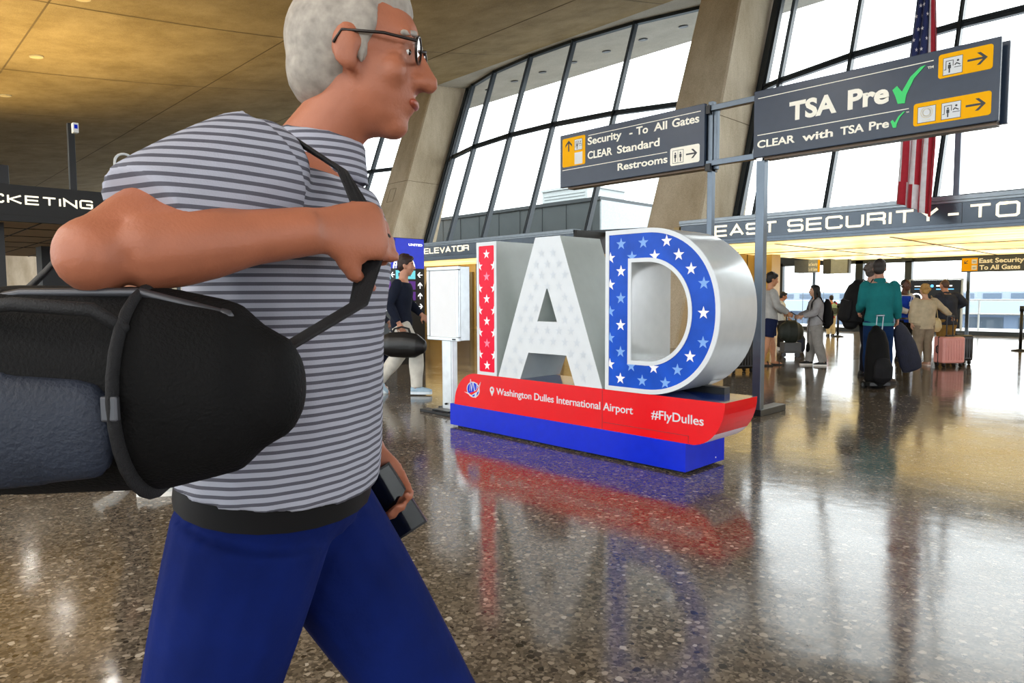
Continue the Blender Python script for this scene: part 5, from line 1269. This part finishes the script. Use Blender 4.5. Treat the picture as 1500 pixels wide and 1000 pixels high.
vest_y = RIGHT - PI/2 + .35
va = person('person in a royal blue vest over a white shirt facing the camera', (-4.169, 14.38, 0), vest_y, 1.55,
            dict(eR=(.02, -.25, 1.15), wR=(.20, -.10, 1.08), eL=(.02, .25, 1.15), wL=(.2, .1, 1.06), headyaw=.1, curlR=.9), skin='#5a3524', hair=('cropped', '#120e0d'), top_mat=cloth('shirt_white', '#dedad2'), top_name='shirt', vest=cloth('vest_blue', '#1c3fa8'), hem=-.05,
            bottom_mat=cloth('black_trousers', '#141313'), shoes=('#121111', '#121111'), waist=(mat('belt_brown', '#2b1c14', .4), .06), sleeve_r=.026)
b = B(); b.tube([(.1, .06, 1.46), (.155, .02, 1.38), (.15, 0, 1.30)], .006, 6); b.box(.148, .158, -.035, .035, 1.2, 1.3); put('badge', b, mat('badge_white', '#d8dfe2', .6), va)
bl_y = RIGHT + PI/2 - .02
be = person('person with curly blonde hair in a beige jacket reaching for the pink suitcase', (-3.657, 13.725, 0), bl_y, 1.44,
            dict(eR=(.04, -.40, 1.27), wR=(.05, -.60, 1.10), eL=(.0, .26, 1.15), wL=(.02, .25, .93), aR=(0, -.11, .085), aL=(.0, .11, .085), curlR=1.0, belly=.03, width=1.12), skin='#d3a184', hair=('curly', '#b98f52'),
            top_mat=cloth('jacket_beige', '#c6b597'), hem=-.12, bottom_mat=cloth('taupe_trousers', '#94846f'), leg_r=.034, shoes=('#cfa593', '#e6d3c8'), infl=.036, sleeve_r=.028)
t = thing('shoulder_bag', 'cream shoulder bag at the right side of the beige jacket', 'bag'); placed(t, (-3.657, 13.725, 0), bl_y, 1.44/1.78)
b = B(); b.tube([(-.02, -.265, 1.02), (-.02, -.265, .98), (-.02, -.27, .84), (-.02, -.27, .78)], [(.07, .04), (.095, .06), (.11, .065), (.08, .04)], 16); put('bag_body', b, mat('bag_cream', '#d9c391', .5), t, remesh=.011, relax=2)
b = B(); b.tube([(.03, -.26, 1.0), (.07, -.20, 1.35), (.02, -.15, 1.54), (-.10, -.19, 1.40), (-.09, -.25, 1.02)], [(.012, .005)]*5, 8, ref=(0, 1, 0)); put('strap', b, mat('bag_cream', '#d9c391', .5), t, smooth=True)
dm = person('person in a dark slate jacket and khaki trousers leaning with one elbow raised', (-3.70, 15.35, 0), RIGHT + PI/2 + .15, 1.56,
            dict(neck=(.05, 0, 1.46), head=(.10, 0, 1.635), headpitch=.15, eR=(.0, -.43, 1.25), wR=(.17, -.30, 1.13), eL=(.06, .27, 1.18), wL=(.25, .18, 1.12), width=1.16), skin='#c48a6c', hair=('cropped', '#4f3526'),
            top_mat=cloth('jacket_slate', '#33363f'), hem=-.2, bottom_mat=cloth('khaki_trousers', '#8a6a36'), leg_r=.036, shoes=('#3a2a1e', '#1d1814'), infl=.038, sleeve_r=.034, collar=cloth('jacket_slate', '#33363f'))

def suitcase(label, loc, rz, w, d, h, col, grip_z, handle=True):
    t = thing('suitcase', label, 'suitcase', loc, rz); cm = mat('shell_' + col.strip('#'), col, .35, var=.04)
    b = B(); b.box(-w/2, w/2, -d/2, d/2, .07, .07 + h); sh = put('shell', b, cm, t, bevel=.035); sh.modifiers['bevel'].segments = 4
    b = B()
    for k in range(7):
        x = -w*.36 + w*.72*k/6; b.tube([(x, -d/2 - .002, .13), (x, -d/2 - .002, h - .0)], [(.012, .005)]*2, 8, ref=(0, 1, 0))
    put('rib', b, cm, sh, smooth=True)
    b = B(); b.box(-w/2 - .004, w/2 + .004, -.008, .008, .075, .066 + h + .008); put('zip_band', b, M['black'], sh, bevel=.003)
    b = B(); b.tube([(-w/2 - .005, 0, .07 + h*.38), (-w/2 - .03, 0, .07 + h*.42), (-w/2 - .03, 0, .07 + h*.62), (-w/2 - .005, 0, .07 + h*.66)], .011, 8); put('side_handle', b, M['black'], sh, smooth=True)
    b = B(); b.box(-.07, .07, -.03, .03, .07 + h, .07 + h + .02); put('handle_socket', b, M['black'], sh, bevel=.004)
    for sx in (-1, 1):
        for sy in (-1, 1):
            b = B(); b.cyl((sx*(w/2 - .05) - .014, sy*(d/2 - .045), .033), (sx*(w/2 - .05) + .014, sy*(d/2 - .045), .033), .033, 16); b.box(sx*(w/2 - .05) - .022, sx*(w/2 - .05) + .022, sy*(d/2 - .045) - .02, sy*(d/2 - .045) + .02, .045, .08); put('wheel', b, M['black'], t)
    if handle:
        b = B()
        for sx in (-1, 1): b.box(sx*.06 - .009, sx*.06 + .009, -.007, .007, .07 + h, grip_z)
        b.box(-.075, .075, -.014, .014, grip_z, grip_z + .03); put('telescopic_handle', b, M['black'], t, bevel=.003)
    return t
suitcase('pink ribbed suitcase with its black handle pulled up', (-3.283, 13.85, 0), RIGHT + .12, .42, .25, .46, '#e79c92', .87)
suitcase('black suitcase standing behind the pink suitcase', (-3.28, 14.5, 0), RIGHT + .05, .38, .24, .46, '#141416', .7, handle=False)
suitcase('black suitcase standing behind the curve of the letter D', (-5.50, 10.55, 0), RIGHT + .3, .44, .28, .52, '#17140f', .7, handle=False)

def stanchion(label, loc, group=None):
    t = thing('stanchion', label, 'stanchion', loc)
    b = B(); b.cyl((0, 0, 0), (0, 0, .02), .17, 24); b.tube([(0, 0, .02), (0, 0, .045)], [.16, .05], 24, dome=False); put('base', b, M['black'], t, smooth=True)
    b = B(); b.cyl((0, 0, .03), (0, 0, .9), .032, 16); put('post', b, M['black'], t, smooth=True)
    b = B(); b.cyl((0, 0, .88), (0, 0, 1.0), .042, 16); put('belt_head', b, M['black'], t, smooth=True)
stanchion('slim black stanchion post beside the small person in red', (-7.99, 21.4, 0))
stanchion('slim black stanchion post cut by the right edge of the picture', (-3.06, 18.68, 0))
